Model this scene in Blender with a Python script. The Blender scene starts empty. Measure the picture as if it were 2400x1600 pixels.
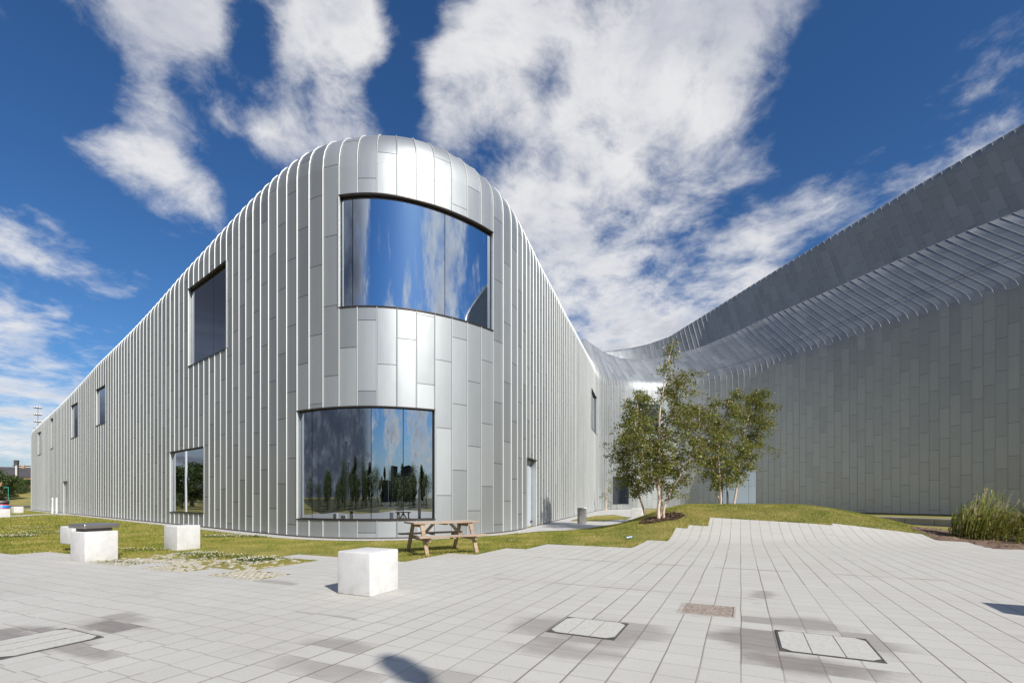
import bpy, bmesh, math, random
import numpy as np
from mathutils import Vector, Matrix
rng = np.random.default_rng(7); random.seed(7)
sc = bpy.context.scene
C = sc.collection
F = 1133.33; HY = 1165.0; CX = 1200.0; CAMH = 1.4
A = math.radians(25.3); ca, sa = math.cos(A), math.sin(A)
SUN_TH, SUN_EL = math.radians(35.5), math.radians(38.5)

# ------------------------------------------------------------------ helpers
def ss(a, b, x):
    t = np.clip((x - a) / (b - a), 0, 1); return t * t * (3 - 2 * t)
def H(x, y):
    x = np.asarray(x, float); y = np.asarray(y, float)
    u = ca * x - sa * y; v = sa * x + ca * y; w = v - .22 * (u + 2)
    return 1.05 * ss(15.4, 22.8, w) * ss(-6.0, -2, u) * (1 - ss(2, 8.5, u)) * (1 - ss(25, 34, w))
def flat(px, y, z=0.0):            # survey: where a sight line of the photo meets level ground
    d = F * (CAMH - z) / (y - HY); return ((px - CX) / F * d, d)
def uv_of(x, y): return ca * x - sa * y, sa * x + ca * y
def xy_of(u, v): return ca * u + sa * v, -sa * u + ca * v
def link(o, parent=None):
    C.objects.link(o)
    if parent: o.parent = parent
    return o
def tag(o, label=None, cat=None, group=None, kind=None):
    if label: o['label'] = label
    if cat: o['category'] = cat
    if group: o['group'] = group
    if kind: o['kind'] = kind
    return o
def empty(name, loc, rz=0, label=None, cat=None, group=None):
    o = bpy.data.objects.new(name, None); o.empty_display_size = .3
    o.location = loc; o.rotation_euler = (0, 0, rz); link(o); return tag(o, label, cat, group)
def copy_tree(o, parent=None):
    c = o.copy(); C.objects.link(c)
    if parent: c.parent = parent
    for ch in list(o.children): copy_tree(ch, c)
    return c
class MB:
    def __init__(s): s.v = []; s.f = []; s.m = []; s.uv = []
    def quad(s, a, b, c, d, m=0, uv=None):
        n = len(s.v); s.v += [a, b, c, d]; s.f.append((n, n + 1, n + 2, n + 3)); s.m.append(m)
        s.uv += (uv or [(0, 0)] * 4)
    def poly(s, pts, m=0):
        n = len(s.v); s.v += pts; s.f.append(tuple(range(n, n + len(pts)))); s.m.append(m); s.uv += [(p[0], p[1]) for p in pts]
    def box(s, c, d, m=0, M=None):
        hx, hy, hz = d[0] / 2, d[1] / 2, d[2] / 2
        p = [Vector((c[0] + i * hx, c[1] + j * hy, c[2] + k * hz)) for k in (-1, 1) for j in (-1, 1) for i in (-1, 1)]
        if M: p = [M @ q for q in p]
        for f in ((0, 2, 3, 1), (4, 5, 7, 6), (0, 1, 5, 4), (1, 3, 7, 5), (3, 2, 6, 7), (2, 0, 4, 6)):
            s.quad(*[tuple(p[i]) for i in f], m=m)
    def bar(s, a, b, w, h, up=(0, 0, 1), m=0):       # box beam from a to b
        a, b = Vector(a), Vector(b); d = (b - a); L = d.length; d.normalize()
        x = d.cross(Vector(up)); x.normalize(); y = x.cross(d)
        M = Matrix.Translation((a + b) / 2) @ Matrix((x, y, d)).transposed().to_4x4()
        s.box((0, 0, 0), (w, h, L), m, M)
    def tube(s, pts, rad, n=8, m=0, cap=True):
        pts = [Vector(p) for p in pts]; rings = []
        for i, p in enumerate(pts):
            d = (pts[min(i + 1, len(pts) - 1)] - pts[max(i - 1, 0)]).normalized()
            x = d.cross(Vector((.13, .97, .2)));
            if x.length < .05: x = d.cross(Vector((1, 0, 0)))
            x.normalize(); y = d.cross(x); r = rad[i] if hasattr(rad, '__len__') else rad
            k = len(s.v); s.v += [tuple(p + (x * math.cos(t) + y * math.sin(t)) * r) for t in [2 * math.pi * j / n for j in range(n)]]
            rings.append(k)
        for i in range(len(rings) - 1):
            for j in range(n):
                q = (rings[i] + j, rings[i] + (j + 1) % n, rings[i + 1] + (j + 1) % n, rings[i + 1] + j)
                s.f.append(q); s.m.append(m); s.uv += [(j / n, i), ((j + 1) / n, i), ((j + 1) / n, i + 1), (j / n, i + 1)]
        if cap:
            for k in (rings[0], rings[-1]):
                s.f.append(tuple(range(k, k + n))); s.m.append(m); s.uv += [(0, 0)] * n
    def build(s, name, mats, parent=None, smooth=False, weld=False, bevel=0):
        me = bpy.data.meshes.new(name); me.from_pydata([tuple(p) for p in s.v], [], s.f)
        ms = mats if isinstance(mats, (list, tuple)) else [mats]
        for x in ms: me.materials.append(x)
        me.polygons.foreach_set('material_index', s.m)
        uvl = me.uv_layers.new(name='UVMap'); uvl.data.foreach_set('uv', np.array(s.uv, 'f').ravel())
        if weld or bevel:
            bm = bmesh.new(); bm.from_mesh(me); bmesh.ops.remove_doubles(bm, verts=bm.verts, dist=1e-4)
            bmesh.ops.recalc_face_normals(bm, faces=bm.faces)
            if bevel:
                es = [e for e in bm.edges if len(e.link_faces) == 2 and e.calc_face_angle(0) > .5]
                bmesh.ops.bevel(bm, geom=es, offset=bevel, segments=2, affect='EDGES', profile=.5)
            bm.to_mesh(me); bm.free()
        if smooth: me.polygons.foreach_set('use_smooth', [True] * len(me.polygons))
        me.update(); return link(bpy.data.objects.new(name, me), parent)
def npmesh(name, v, f, mat, parent=None, uv=None, smooth=False, mi=None):     # v (n,3), f (m,k)
    me = bpy.data.meshes.new(name); n, (m, k) = len(v), f.shape
    me.vertices.add(n); me.vertices.foreach_set('co', np.ascontiguousarray(v, 'f').ravel())
    me.loops.add(m * k); me.loops.foreach_set('vertex_index', np.ascontiguousarray(f, 'i').ravel())
    me.polygons.add(m); me.polygons.foreach_set('loop_start', np.arange(0, m * k, k, dtype='i'))
    for x in (mat if isinstance(mat, (list, tuple)) else [mat]): me.materials.append(x)
    if uv is not None:
        l = me.uv_layers.new(name='UVMap'); l.data.foreach_set('uv', np.ascontiguousarray(uv, 'f').ravel())
    if smooth: me.polygons.foreach_set('use_smooth', np.ones(m, bool))
    if mi is not None: me.polygons.foreach_set('material_index', np.asarray(mi, 'i'))
    me.update(calc_edges=True); me.validate(); return link(bpy.data.objects.new(name, me), parent)

# ------------------------------------------------------------------ node helper
class NT:
    def __init__(s, nt): s.t = nt; nt.nodes.clear()
    def n(s, typ, ins=None, **kw):
        o = s.t.nodes.new(typ)
        for k, v in kw.items(): setattr(o, k, v)
        for k, v in (ins or {}).items():
            if isinstance(v, bpy.types.NodeSocket): s.t.links.new(v, o.inputs[k])
            else: o.inputs[k].default_value = v
        return o
    def math(s, op, a, b=0.0, c=0.0, clamp=False):
        o = s.n('ShaderNodeMath', {0: a, 1: b, 2: c}, operation=op); o.use_clamp = clamp; return o.outputs[0]
    def vm(s, op, a, b=(0, 0, 0)):
        o = s.n('ShaderNodeVectorMath', {0: a, 1: b}, operation=op); return o.outputs['Value'] if op in ('DOT_PRODUCT', 'LENGTH') else o.outputs[0]
    def vscale(s, a, k):
        o = s.n('ShaderNodeVectorMath', {0: a, 'Scale': k}, operation='SCALE'); return o.outputs[0]
    def mix(s, f, a, b, blend='MIX'):
        o = s.t.nodes.new('ShaderNodeMix'); o.data_type = 'RGBA'; o.blend_type = blend
        for i, v in ((0, f), (6, a), (7, b)):
            if isinstance(v, bpy.types.NodeSocket): s.t.links.new(v, o.inputs[i])
            else: o.inputs[i].default_value = v if i == 0 else (*v[:3], 1)
        return o.outputs[2]
    def noise(s, vec, scale, det=4, rough=.55, dim='3D'):
        return s.n('ShaderNodeTexNoise', {'Vector': vec, 'Scale': scale, 'Detail': det, 'Roughness': rough}, noise_dimensions=dim).outputs['Fac']
    def mr(s, x, a, b, c=0.0, d=1.0, sm=True):
        return s.n('ShaderNodeMapRange', {'Value': x, 1: a, 2: b, 3: c, 4: d}, interpolation_type='SMOOTHSTEP' if sm else 'LINEAR').outputs[0]
    def sep(s, v): o = s.n('ShaderNodeSeparateXYZ', {0: v}); return o.outputs
    def comb(s, x=0.0, y=0.0, z=0.0): return s.n('ShaderNodeCombineXYZ', {0: x, 1: y, 2: z}).outputs[0]
    def ramp(s, f, stops):
        o = s.n('ShaderNodeValToRGB', {0: f}); e = o.color_ramp.elements
        while len(e) < len(stops): e.new(.5)
        for i, (p, c) in enumerate(stops): e[i].position = p; e[i].color = (*c, 1)
        return o.outputs[0]
def mat(name):
    m = bpy.data.materials.new(name); m.use_nodes = True; t = NT(m.node_tree)
    out = t.n('ShaderNodeOutputMaterial'); b = t.n('ShaderNodeBsdfPrincipled'); t.t.links.new(b.outputs[0], out.inputs[0])
    return m, t, b, out
def setin(t, b, **kw):
    for k, v in kw.items():
        k = k.replace('_', ' ')
        if isinstance(v, bpy.types.NodeSocket): t.t.links.new(v, b.inputs[k])
        else: b.inputs[k].default_value = (*v, 1) if isinstance(v, tuple) and len(v) == 3 else v
def simple(name, col, rough=.6, metal=0.0, var=.12, scale=8, bump=0.0):
    m, t, b, _ = mat(name); co = t.n('ShaderNodeTexCoord').outputs['Object']
    n = t.noise(co, scale, 5, .6)
    c = t.mix(t.mr(n, .25, .75), tuple(x * (1 - var) for x in col), tuple(min(1, x * (1 + var)) for x in col))
    setin(t, b, Base_Color=c, Roughness=rough, Metallic=metal)
    if bump:
        setin(t, b, Normal=t.n('ShaderNodeBump', {'Height': t.noise(co, scale * 6, 4), 'Strength': bump, 'Distance': .01}).outputs[0])
    return m

# ---- zinc cladding: u = panel number, v = metres up the sheet
def zinc(name, lines=True, col=(.43, .452, .458), metal=.67):
    m, t, b, _ = mat(name)
    uv = t.n('ShaderNodeUVMap').outputs[0]; x, y, _z = t.sep(uv)
    i = t.math('FLOOR', t.math('ADD', x, .0001)); fx = t.math('SUBTRACT', x, i)
    off = t.math('FRACT', t.math('MULTIPLY', i, .618))
    vv = t.math('ADD', t.math('DIVIDE', y, 2.35), off)
    fy = t.math('FRACT', vv); j = t.math('FLOOR', vv)
    wn = t.n('ShaderNodeTexWhiteNoise', {'Vector': t.comb(i, j, 0.0)}, noise_dimensions='3D')
    r = wn.outputs['Value']
    co = t.n('ShaderNodeTexCoord').outputs['Object']
    stain = t.noise(co, .9, 5, .6)
    streak = t.noise(t.vm('MULTIPLY', co, (6, 6, .35)), 1.0, 4, .6)
    k = t.math('ADD', t.math('MULTIPLY', r, .42), t.math('MULTIPLY', t.math('ADD', stain, streak), .20))
    c = t.mix(k, tuple(q * .76 for q in col), tuple(min(1, q * 1.2) for q in col))
    if lines:
        lh = t.math('LESS_THAN', fy, .0105)
        c = t.mix(t.math('MULTIPLY', lh, .8), c, (.05, .055, .06))
        e = t.math('MINIMUM', fx, t.math('SUBTRACT', 1.0, fx))
        lv = t.math('LESS_THAN', e, .042)
        c = t.mix(t.math('MULTIPLY', lv, .72), c, (.07, .075, .08))
    nrm = t.n('ShaderNodeNewGeometry').outputs['Normal']
    tilt = t.vscale(t.vm('SUBTRACT', wn.outputs['Color'], (.5, .5, .5)), .035)
    dent = t.n('ShaderNodeTexNoise', {'Vector': t.comb(t.math('ADD', x, t.math('MULTIPLY', i, 3.7)), t.math('MULTIPLY', y, .6)), 'Scale': 1.3, 'Detail': 1.5}).outputs['Fac']
    bp = t.n('ShaderNodeBump', {'Height': dent, 'Strength': .25, 'Distance': .03, 'Normal': t.vm('NORMALIZE', t.vm('ADD', nrm, tilt))}).outputs[0]
    setin(t, b, Base_Color=c, Metallic=metal, Roughness=t.math('ADD', .47, t.math('MULTIPLY', r, .09)), Normal=bp)
    return m
M = {}
M['zinc'] = zinc('zinc_sheet'); M['rib'] = zinc('zinc_seam', False, (.66, .67, .645), .35)
M['bronze'] = simple('bronze_trim', (.055, .045, .04), .4, .5)
M['jamb'] = simple('zinc_jamb', (.56, .57, .56), .42, .7, .06, 2)
M['plinth'] = simple('plinth_brown', (.10, .085, .075), .8)
M['white_door'] = simple('painted_door', (.52, .58, .64), .45, .0, .05, 2)
def glass(name, tint, rough=.006, wav=.0):
    m, t, b, _ = mat(name); co = t.n('ShaderNodeTexCoord').outputs['Object']
    setin(t, b, Base_Color=tint, Metallic=1.0, Roughness=rough)
    setin(t, b, Normal=t.n('ShaderNodeBump', {'Height': t.noise(t.vm('MULTIPLY', co, (1, 1, .25)), .8, 2), 'Strength': .06, 'Distance': .02}).outputs[0])
    return m
M['glass'] = glass('coated_glass', (.56, .63, .70)); M['glass_dark'] = glass('dark_glass', (.20, .22, .26))
M['glass_low'] = glass('low_glass', (.42, .46, .50))
# ---- stone
def stone():
    m, t, b, _ = mat('white_stone'); co = t.n('ShaderNodeTexCoord').outputs['Object']
    ob = t.n('ShaderNodeObjectInfo').outputs['Random']
    co = t.vm('ADD', co, t.comb(t.math('MULTIPLY', ob, 37.0), ob, 0.0))
    c = t.mix(t.mr(t.noise(co, 3, 6, .6), .35, .75), (.68, .67, .65), (.57, .56, .535))
    vein = t.math('ABSOLUTE', t.math('SUBTRACT', t.noise(t.vm('MULTIPLY', co, (1, 1, 1.6)), 1.3, 5, .65), .5))
    c = t.mix(t.math('MULTIPLY', t.mr(vein, .0, .012, 1, 0), .22), c, (.45, .44, .43))
    z = t.sep(t.n('ShaderNodeTexCoord').outputs['Object'])[2]
    g = t.math('MULTIPLY', t.mr(z, .0, .22, 1, 0), t.mr(t.noise(co, 6, 5, .65), .4, .75))
    c = t.mix(t.math('MULTIPLY', g, .45), c, (.42, .39, .33))
    sp = t.mr(t.noise(co, 90, 2), .66, .72)
    c = t.mix(t.math('MULTIPLY', sp, .25), c, (.4, .39, .38))
    setin(t, b, Base_Color=c, Roughness=.75, Normal=t.n('ShaderNodeBump', {'Height': t.noise(co, 45, 5, .7), 'Strength': .35, 'Distance': .006}).outputs[0])
    return m
M['stone'] = stone()
M['steel'] = simple('brushed_steel', (.42, .40, .39), .38, .9, .1, 5)
M['steel_dark'] = simple('dark_steel', (.12, .11, .105), .5, .6)
# ---- paving with slab joints in metres of the paving grid (UV)
STAIN = []
def paving_mat():
    m, t, b, _ = mat('granite_paving'); uv = t.n('ShaderNodeUVMap').outputs[0]; u, v, _z = t.sep(uv)
    wob = t.math('MULTIPLY', t.math('SUBTRACT', t.noise(uv, .7, 2), .5), .03)
    U = t.math('DIVIDE', t.math('ADD', u, wob), .306); iu = t.math('FLOOR', U); fu = t.math('SUBTRACT', U, iu)
    jit = t.n('ShaderNodeTexWhiteNoise', {'W': iu}, noise_dimensions='1D').outputs['Value']
    V = t.math('DIVIDE', t.math('ADD', v, t.math('MULTIPLY', t.math('SUBTRACT', jit, .5), .05)), .30); iv = t.math('FLOOR', V); fv = t.math('SUBTRACT', V, iv)
    r = t.n('ShaderNodeTexWhiteNoise', {'Vector': t.comb(iu, iv, 3.0)}, noise_dimensions='3D').outputs['Value']
    n1 = t.noise(uv, .5, 4, .6); n2 = t.noise(uv, 55, 4, .75); n3 = t.noise(t.vm('MULTIPLY', uv, (3, 14, 1)), 1.0, 4, .65)
    base = t.mix(t.math('ADD', t.math('MULTIPLY', r, .34), t.math('MULTIPLY', n3, .6)), (.49, .47, .42), (.585, .567, .517))
    base = t.mix(t.math('MULTIPLY', t.mr(n1, .35, .7), .30), base, (.44, .41, .365))
    base = t.mix(t.math('MULTIPLY', t.mr(n2, .52, .70), .42), base, (.25, .245, .24))
    base = t.mix(t.math('MULTIPLY', t.mr(n2, .46, .30), .25), base, (.62, .61, .60))
    # stains
    cc_ = t.comb(t.math('MULTIPLY', t.math('ADD', iu, .5), .306), t.math('MULTIPLY', t.math('ADD', iv, .5), .30), 0.0)
    su_v = t.n('ShaderNodeMix', {0: .38, 4: t.comb(u, v, 0.0), 5: cc_}, data_type='VECTOR').outputs[1]
    st = None; wn = t.math('MULTIPLY', t.math('SUBTRACT', t.noise(uv, 2.2, 5, .65), .5), 1.0)
    rowj = t.math('MULTIPLY', t.math('SUBTRACT', r, .5), .55)
    for (su, sv, ru, rv, k) in STAIN:
        d = t.vm('LENGTH', t.vm('DIVIDE', t.vm('SUBTRACT', su_v, (su, sv, 0)), (ru, rv, 1)))
        q = t.math('MULTIPLY', t.mr(t.math('ADD', t.math('ADD', d, wn), rowj), 1.25, .60), k)
        st = q if st is None else t.math('MAXIMUM', st, q)
    if st is not None: base = t.mix(t.math('MULTIPLY', st, t.math('ADD', .68, t.math('MULTIPLY', n3, .8))), base, (.225, .20, .18))
    blot = t.math('MULTIPLY', t.mr(t.noise(uv, 1.1, 5, .7), .58, .74), .34)
    base = t.mix(blot, base, (.27, .255, .245))
    spot = t.mr(t.n('ShaderNodeTexVoronoi', {'Vector': uv, 'Scale': 2.6, 'Randomness': 1.0}).outputs['Distance'], .035, .02)
    spr = t.n('ShaderNodeTexVoronoi', {'Vector': uv, 'Scale': 2.6, 'Randomness': 1.0}).outputs['Color']
    base = t.mix(t.math('MULTIPLY', t.math('MULTIPLY', spot, .5), t.math('GREATER_THAN', t.sep(spr)[0], .55)), base, (.16, .15, .14))
    # joints
    eu = t.math('MULTIPLY', t.math('MINIMUM', fu, t.math('SUBTRACT', 1.0, fu)), .306)
    ev = t.math('MULTIPLY', t.math('MINIMUM', fv, t.math('SUBTRACT', 1.0, fv)), .30)
    rightw = t.mr(u, -6.0, -3.0)
    gap = t.n('ShaderNodeTexWhiteNoise', {'Vector': t.comb(iu, t.math('FLOOR', t.math('MULTIPLY', v, .45)), 9.0)}, noise_dimensions='3D').outputs['Value']
    far = t.mr(v, 15.0, 19.0)
    su_ = t.math('MULTIPLY', t.mr(eu, .011, .004), t.math('ADD', .35, t.math('MULTIPLY', rightw, .45)))
    su_ = t.math('MULTIPLY', su_, t.math('ADD', .45, t.math('MULTIPLY', t.mr(gap, .25, .5), .55)))
    sv_ = t.math('MULTIPLY', t.mr(ev, .008, .003), t.math('SUBTRACT', .55, t.math('MULTIPLY', rightw, .16)))
    jn = t.math('MAXIMUM', su_, sv_)
    band = t.math('MULTIPLY', t.mr(t.math('ABSOLUTE', t.math('SUBTRACT', v, 7.38)), .035, .02), t.mr(t.math('ABSOLUTE', t.math('ADD', u, 1.8)), 2.2, 2.0))
    band2 = t.math('MULTIPLY', t.mr(t.math('ABSOLUTE', t.math('SUBTRACT', v, 10.4)), .05, .03), t.mr(t.math('ABSOLUTE', t.math('ADD', u, 1.0)), 4.5, 3.8))
    bandn = t.mr(t.noise(uv, 1.5, 3), .35, .6)
    jn = t.math('MAXIMUM', jn, t.math('MULTIPLY', t.math('MULTIPLY', t.math('MAXIMUM', band, band2), bandn), .6))
    base = t.mix(jn, base, (.15, .115, .095))
    hgt = t.math('SUBTRACT', t.math('MULTIPLY', n2, .25), jn)
    setin(t, b, Base_Color=base, Roughness=.8, Normal=t.n('ShaderNodeBump', {'Height': hgt, 'Strength': .5, 'Distance': .006}).outputs[0])
    return m
def lawn_mat():
    m, t, b, _ = mat('lawn_earth'); co = t.n('ShaderNodeTexCoord').outputs['Object']
    a = t.noise(co, .35, 5, .6); d = t.noise(co, 9, 5, .7); e = t.noise(co, 1.3, 4, .6)
    c = t.mix(t.mr(a, .35, .65), (.23, .215, .05), (.34, .275, .08))
    c = t.mix(t.math('MULTIPLY', t.mr(e, .55, .7), .8), c, (.10, .145, .025))
    c = t.mix(t.math('MULTIPLY', t.mr(d, .45, .75), .5), c, (.33, .26, .11))
    setin(t, b, Base_Color=c, Roughness=.95, Normal=t.n('ShaderNodeBump', {'Height': t.noise(co, 30, 4, .7), 'Strength': .8, 'Distance': .04}).outputs[0])
    return m
def leafy(name, stops, trans=.35, patch=0, rough=.5):
    m, t, b, out = mat(name); g = t.n('ShaderNodeNewGeometry'); r = g.outputs['Random Per Island']
    if patch:
        co = t.n('ShaderNodeTexCoord').outputs['Object']
        r = t.math('ADD', t.math('MULTIPLY', r, .55), t.math('SUBTRACT', t.math('MULTIPLY', t.noise(co, patch, 3), 1.5), .52), clamp=True)
    c = t.ramp(r, stops)
    setin(t, b, Base_Color=c, Roughness=rough)
    tr = t.n('ShaderNodeBsdfTranslucent', {'Color': t.mix(.5, c, (.30, .34, .04))})
    mx = t.n('ShaderNodeMixShader', {0: trans, 1: b.outputs[0], 2: tr.outputs[0]}); t.t.links.new(mx.outputs[0], out.inputs[0])
    return m
M['lawn'] = lawn_mat()
M['blade'] = leafy('grass_blade', [(0, (.08, .16, .02)), (.28, (.19, .25, .035)), (.5, (.36, .34, .07)), (.75, (.50, .42, .12)), (1, (.66, .55, .25))], .35, .9, .45)
M['clover'] = leafy('clover_green', [(0, (.04, .10, .015)), (.6, (.08, .16, .025)), (1, (.12, .19, .03))], .3)
M['flower'] = simple('clover_white', (.72, .66, .55), .8)
M['leaf'] = leafy('birch_leaf', [(0, (.055, .085, .014)), (.38, (.13, .17, .026)), (.66, (.25, .28, .045)), (.88, (.40, .34, .08)), (1, (.24, .13, .055))], .40, 0, .4)
M['leaf2'] = leafy('dense_leaf', [(0, (.02, .04, .010)), (.5, (.045, .075, .015)), (1, (.09, .12, .03))], .25)
M['reed'] = leafy('reed_leaf', [(0, (.06, .11, .015)), (.28, (.17, .22, .03)), (.6, (.40, .40, .08)), (1, (.58, .46, .22))], .42)
M['plume'] = leafy('reed_plume', [(0, (.34, .26, .17)), (1, (.55, .42, .33))], .3)
M['mulch'] = leafy('bark_mulch', [(0, (.09, .055, .035)), (.5, (.22, .145, .09)), (1, (.40, .29, .19))], 0)
M['soil'] = simple('dark_soil', (.19, .125, .085), .95, 0, .4, 14, .6)
M['gravel'] = simple('pale_gravel', (.50, .48, .44), .9, 0, .35, 26, .8)
M['stud'] = simple('paver_stud', (.52, .48, .40), .9, 0, .2, 9)
M['path'] = simple('path_paving', (.48, .465, .44), .85, 0, .10, 1.2, .15)
def bark():
    m, t, b, _ = mat('birch_bark'); co = t.n('ShaderNodeTexCoord').outputs['Object']
    n = t.noise(t.vm('MULTIPLY', co, (5, 5, 22)), 1.0, 4, .6)
    c = t.mix(t.mr(n, .58, .66), (.62, .50, .40), (.10, .075, .06))
    c = t.mix(t.mr(t.noise(co, 2.5, 3), .5, .65), c, (.42, .25, .16))
    c2 = t.mix(t.mr(t.sep(t.n('ShaderNodeUVMap').outputs[0])[1], 990, 1000), c, (.11, .06, .04))
    setin(t, b, Base_Color=c2, Roughness=.7); return m
M['bark'] = bark(); M['bark_dark'] = simple('dark_bark', (.07, .05, .035), .9, 0, .3, 12)
def wood():
    m, t, b, _ = mat('weathered_timber'); co = t.n('ShaderNodeTexCoord').outputs['Object']
    n = t.noise(t.vm('MULTIPLY', co, (2, 26, 26)), 1.0, 5, .6)
    c = t.mix(t.mr(n, .3, .7), (.28, .19, .12), (.42, .315, .22))
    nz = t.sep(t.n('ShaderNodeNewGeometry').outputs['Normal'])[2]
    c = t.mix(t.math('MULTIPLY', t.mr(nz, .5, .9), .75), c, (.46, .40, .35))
    setin(t, b, Base_Color=c, Roughness=.75, Normal=t.n('ShaderNodeBump', {'Height': n, 'Strength': .3, 'Distance': .004}).outputs[0]); return m
M['wood'] = wood()

# ------------------------------------------------------------------ wall line of the museum in plan
ctrl = [(-50.5, 58.5), (-52.6, 56.6), (-53.5, 55.0), (-53.2, 53.4)]
for k in np.linspace(0, 1, 14)[1:]: ctrl.append((-53.2 + 39.03 * k, 53.4 - 31.16 * k))
ctrl += [(-9.92, 18.75), (-8.15, 17.38), (-7.3, 16.78), (-6.3, 16.25), (-5.3, 15.97), (-4.4, 15.95), (-3.44, 16.22), (-2.2, 16.95), (-.99, 18.02), (-.05, 19.36), (.54, 21.0), (1.11, 23.05)]
for k in np.linspace(0, 1, 10)[1:]: ctrl.append((1.11 + 7.51 * k, 23.05 + 26.05 * k))
ctrl += [(10.4, 53.4), (13.6, 56.8), (17.4, 57.9), (21.0, 56.9), (24.2, 54.0), (27.0, 50.2)]
for k in np.linspace(0, 1.9, 22)[1:]: ctrl.append((27.0 + 15.2 * k, 50.2 - 28.7 * k))
ctrl += [(57.9, -7.3), (60.7, -9.3), (64.1, -9.1), (66.9, -6.7), (69, -2), (73, 6)]
P = np.array(ctrl, float)
def crom(P, n=24):
    out = []; Q = np.vstack([2 * P[0] - P[1], P, 2 * P[-1] - P[-2]])
    for i in range(1, len(Q) - 2):
        t = np.linspace(0, 1, n, endpoint=False)[:, None]; a, b, c, d = Q[i - 1], Q[i], Q[i + 1], Q[i + 2]
        out.append(.5 * (2 * b + (c - a) * t + (2 * a - 5 * b + 4 * c - d) * t * t + (3 * b - a - 3 * c + d) * t ** 3))
    return np.vstack(out + [P[-1:]])
def resample(Q, step, t0=0.0):
    s = np.r_[0, np.cumsum(np.hypot(*np.diff(Q, axis=0).T))]; n = int((s[-1] - t0) / step)
    t = t0 + np.arange(n + 1) * step
    return np.c_[np.interp(t, s, Q[:, 0]), np.interp(t, s, Q[:, 1])]
W = .65; SUB = 3; ST = W / SUB
Q = resample(crom(P), ST)
kr = int(1.0 / ST); ker = np.exp(-.5 * (np.arange(-3 * kr, 3 * kr + 1) / kr) ** 2); ker /= ker.sum()
Qp = np.vstack([Q[:1] + (Q[:1] - Q[1:3 * kr + 1][::-1]), Q, 2 * Q[-1:] - Q[-3 * kr - 1:-1][::-1]])
Q = np.c_[np.convolve(Qp[:, 0], ker, 'valid'), np.convolve(Qp[:, 1], ker, 'valid')]
Q = resample(Q, ST, .24); N = len(Q)
T = np.gradient(Q, axis=0); T /= np.hypot(*T.T)[:, None]
INN = np.c_[-T[:, 1], T[:, 0]]                      # into the building (left of travel)
PXs = CX + F * Q[:, 0] / Q[:, 1]
i_far = int(np.argmin(np.hypot(Q[:, 0] + 53.2, Q[:, 1] - 53.4)))
PXm = PXs.copy(); PXm[:i_far] = PXs[i_far] - (i_far - np.arange(i_far)) * .5
PXm = np.maximum.accumulate(PXm); 
def idx(px):                                          # sample index on the wall at a bearing, snapped to a seam
    k = int(np.searchsorted(PXm, px)); return int(round(k / SUB)) * SUB
Ht = np.interp(PXm, [60, 72.7, 95, 133, 224, 306, 429, 551, 653, 760, 867, 969, 1071, 1173, 1224, 1275, 1326, 1377, 1398, 1440, 1501, 1768, 2048, 2400, 2800],
               [8.7, 8.9, 9.4, 9.95, 11.35, 12.0, 13.05, 13.65, 13.95, 14.0, 14.0, 14.15, 14.2, 13.95, 13.65, 13.6, 13.75, 14.3, 14.4, 14.7, 15.1, 15.4, 16.2, 16.5, 16.6])
kh = np.exp(-.5 * (np.arange(-9, 10) / 4) ** 2); kh /= kh.sum(); Ht = np.convolve(np.pad(Ht, 9, mode='edge'), kh, 'valid')
RR = np.interp(PXm, [72, 500, 800, 1150, 1300, 1420, 2800], [.8, 1.0, 1.6, 1.5, .9, .9, .8])
R1y = lambda px: np.interp(px, [1250, 1300, 1356, 1380, 1417, 1455, 1490, 1525, 1580, 1651, 1721, 1791, 1908, 2114, 2400, 2800], [700, 738, 780, 801, 826, 839, 842, 841, 832, 810, 780, 746, 696, 605, 485, 320])
R2y = lambda px: np.interp(px, [1250, 1418, 1480, 1520, 1571, 1660, 1760, 1867, 2143, 2400, 2800], [835, 823, 815, 806, 788, 733, 670, 604, 439, 291, 60])
wb = ss(1368, 1408, PXm)
Tp = Q + INN * 2.5; Tz = Ht + .15
Bp = Q + np.array([-.6, 6.0]); Bpx = CX + F * Bp[:, 0] / Bp[:, 1]; Bz = CAMH + (HY - R1y(Bpx)) / F * Bp[:, 1]
ov = PXm > 2480; io = int(np.argmax(PXm > 2480)); Bz[io:] = Bz[io] + (np.arange(N - io)) * ST * .02
Tp = Tp * (1 - wb)[:, None] + Bp * wb[:, None]; Tz = Tz * (1 - wb) + Bz * wb
# vertical rows
zr = sorted(set([-.6, .07, .66, 1.4, 2.1, 2.75, 3.15, 3.72, 4.4, 5.1, 5.8, 6.0, 6.3, 6.55, 7.1, 7.75, 8.05, 8.75, 8.95, 9.1, 9.7, 10.2, 10.8, 11.45, 12.5, 13.5, 14.6, 15.9]))
nv = len(zr)
rows = []
for z in zr:
    zz = np.minimum(z, Ht - RR); rows.append(np.c_[Q, zz])
Cn = np.c_[Q, Ht]; Tg = np.c_[Tp, Tz]; dT = Tg - Cn; dl = np.linalg.norm(dT, axis=1)[:, None]
P0 = np.c_[Q, Ht - RR]; P2 = Cn + dT / dl * RR[:, None]
for k in np.linspace(0, 1, 9): rows.append((1 - k) ** 2 * P0 + 2 * k * (1 - k) * Cn + k * k * P2)
for k in (.2, .4, .6, .8, 1): rows.append(P2 * (1 - k) + Tg * k)
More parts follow.
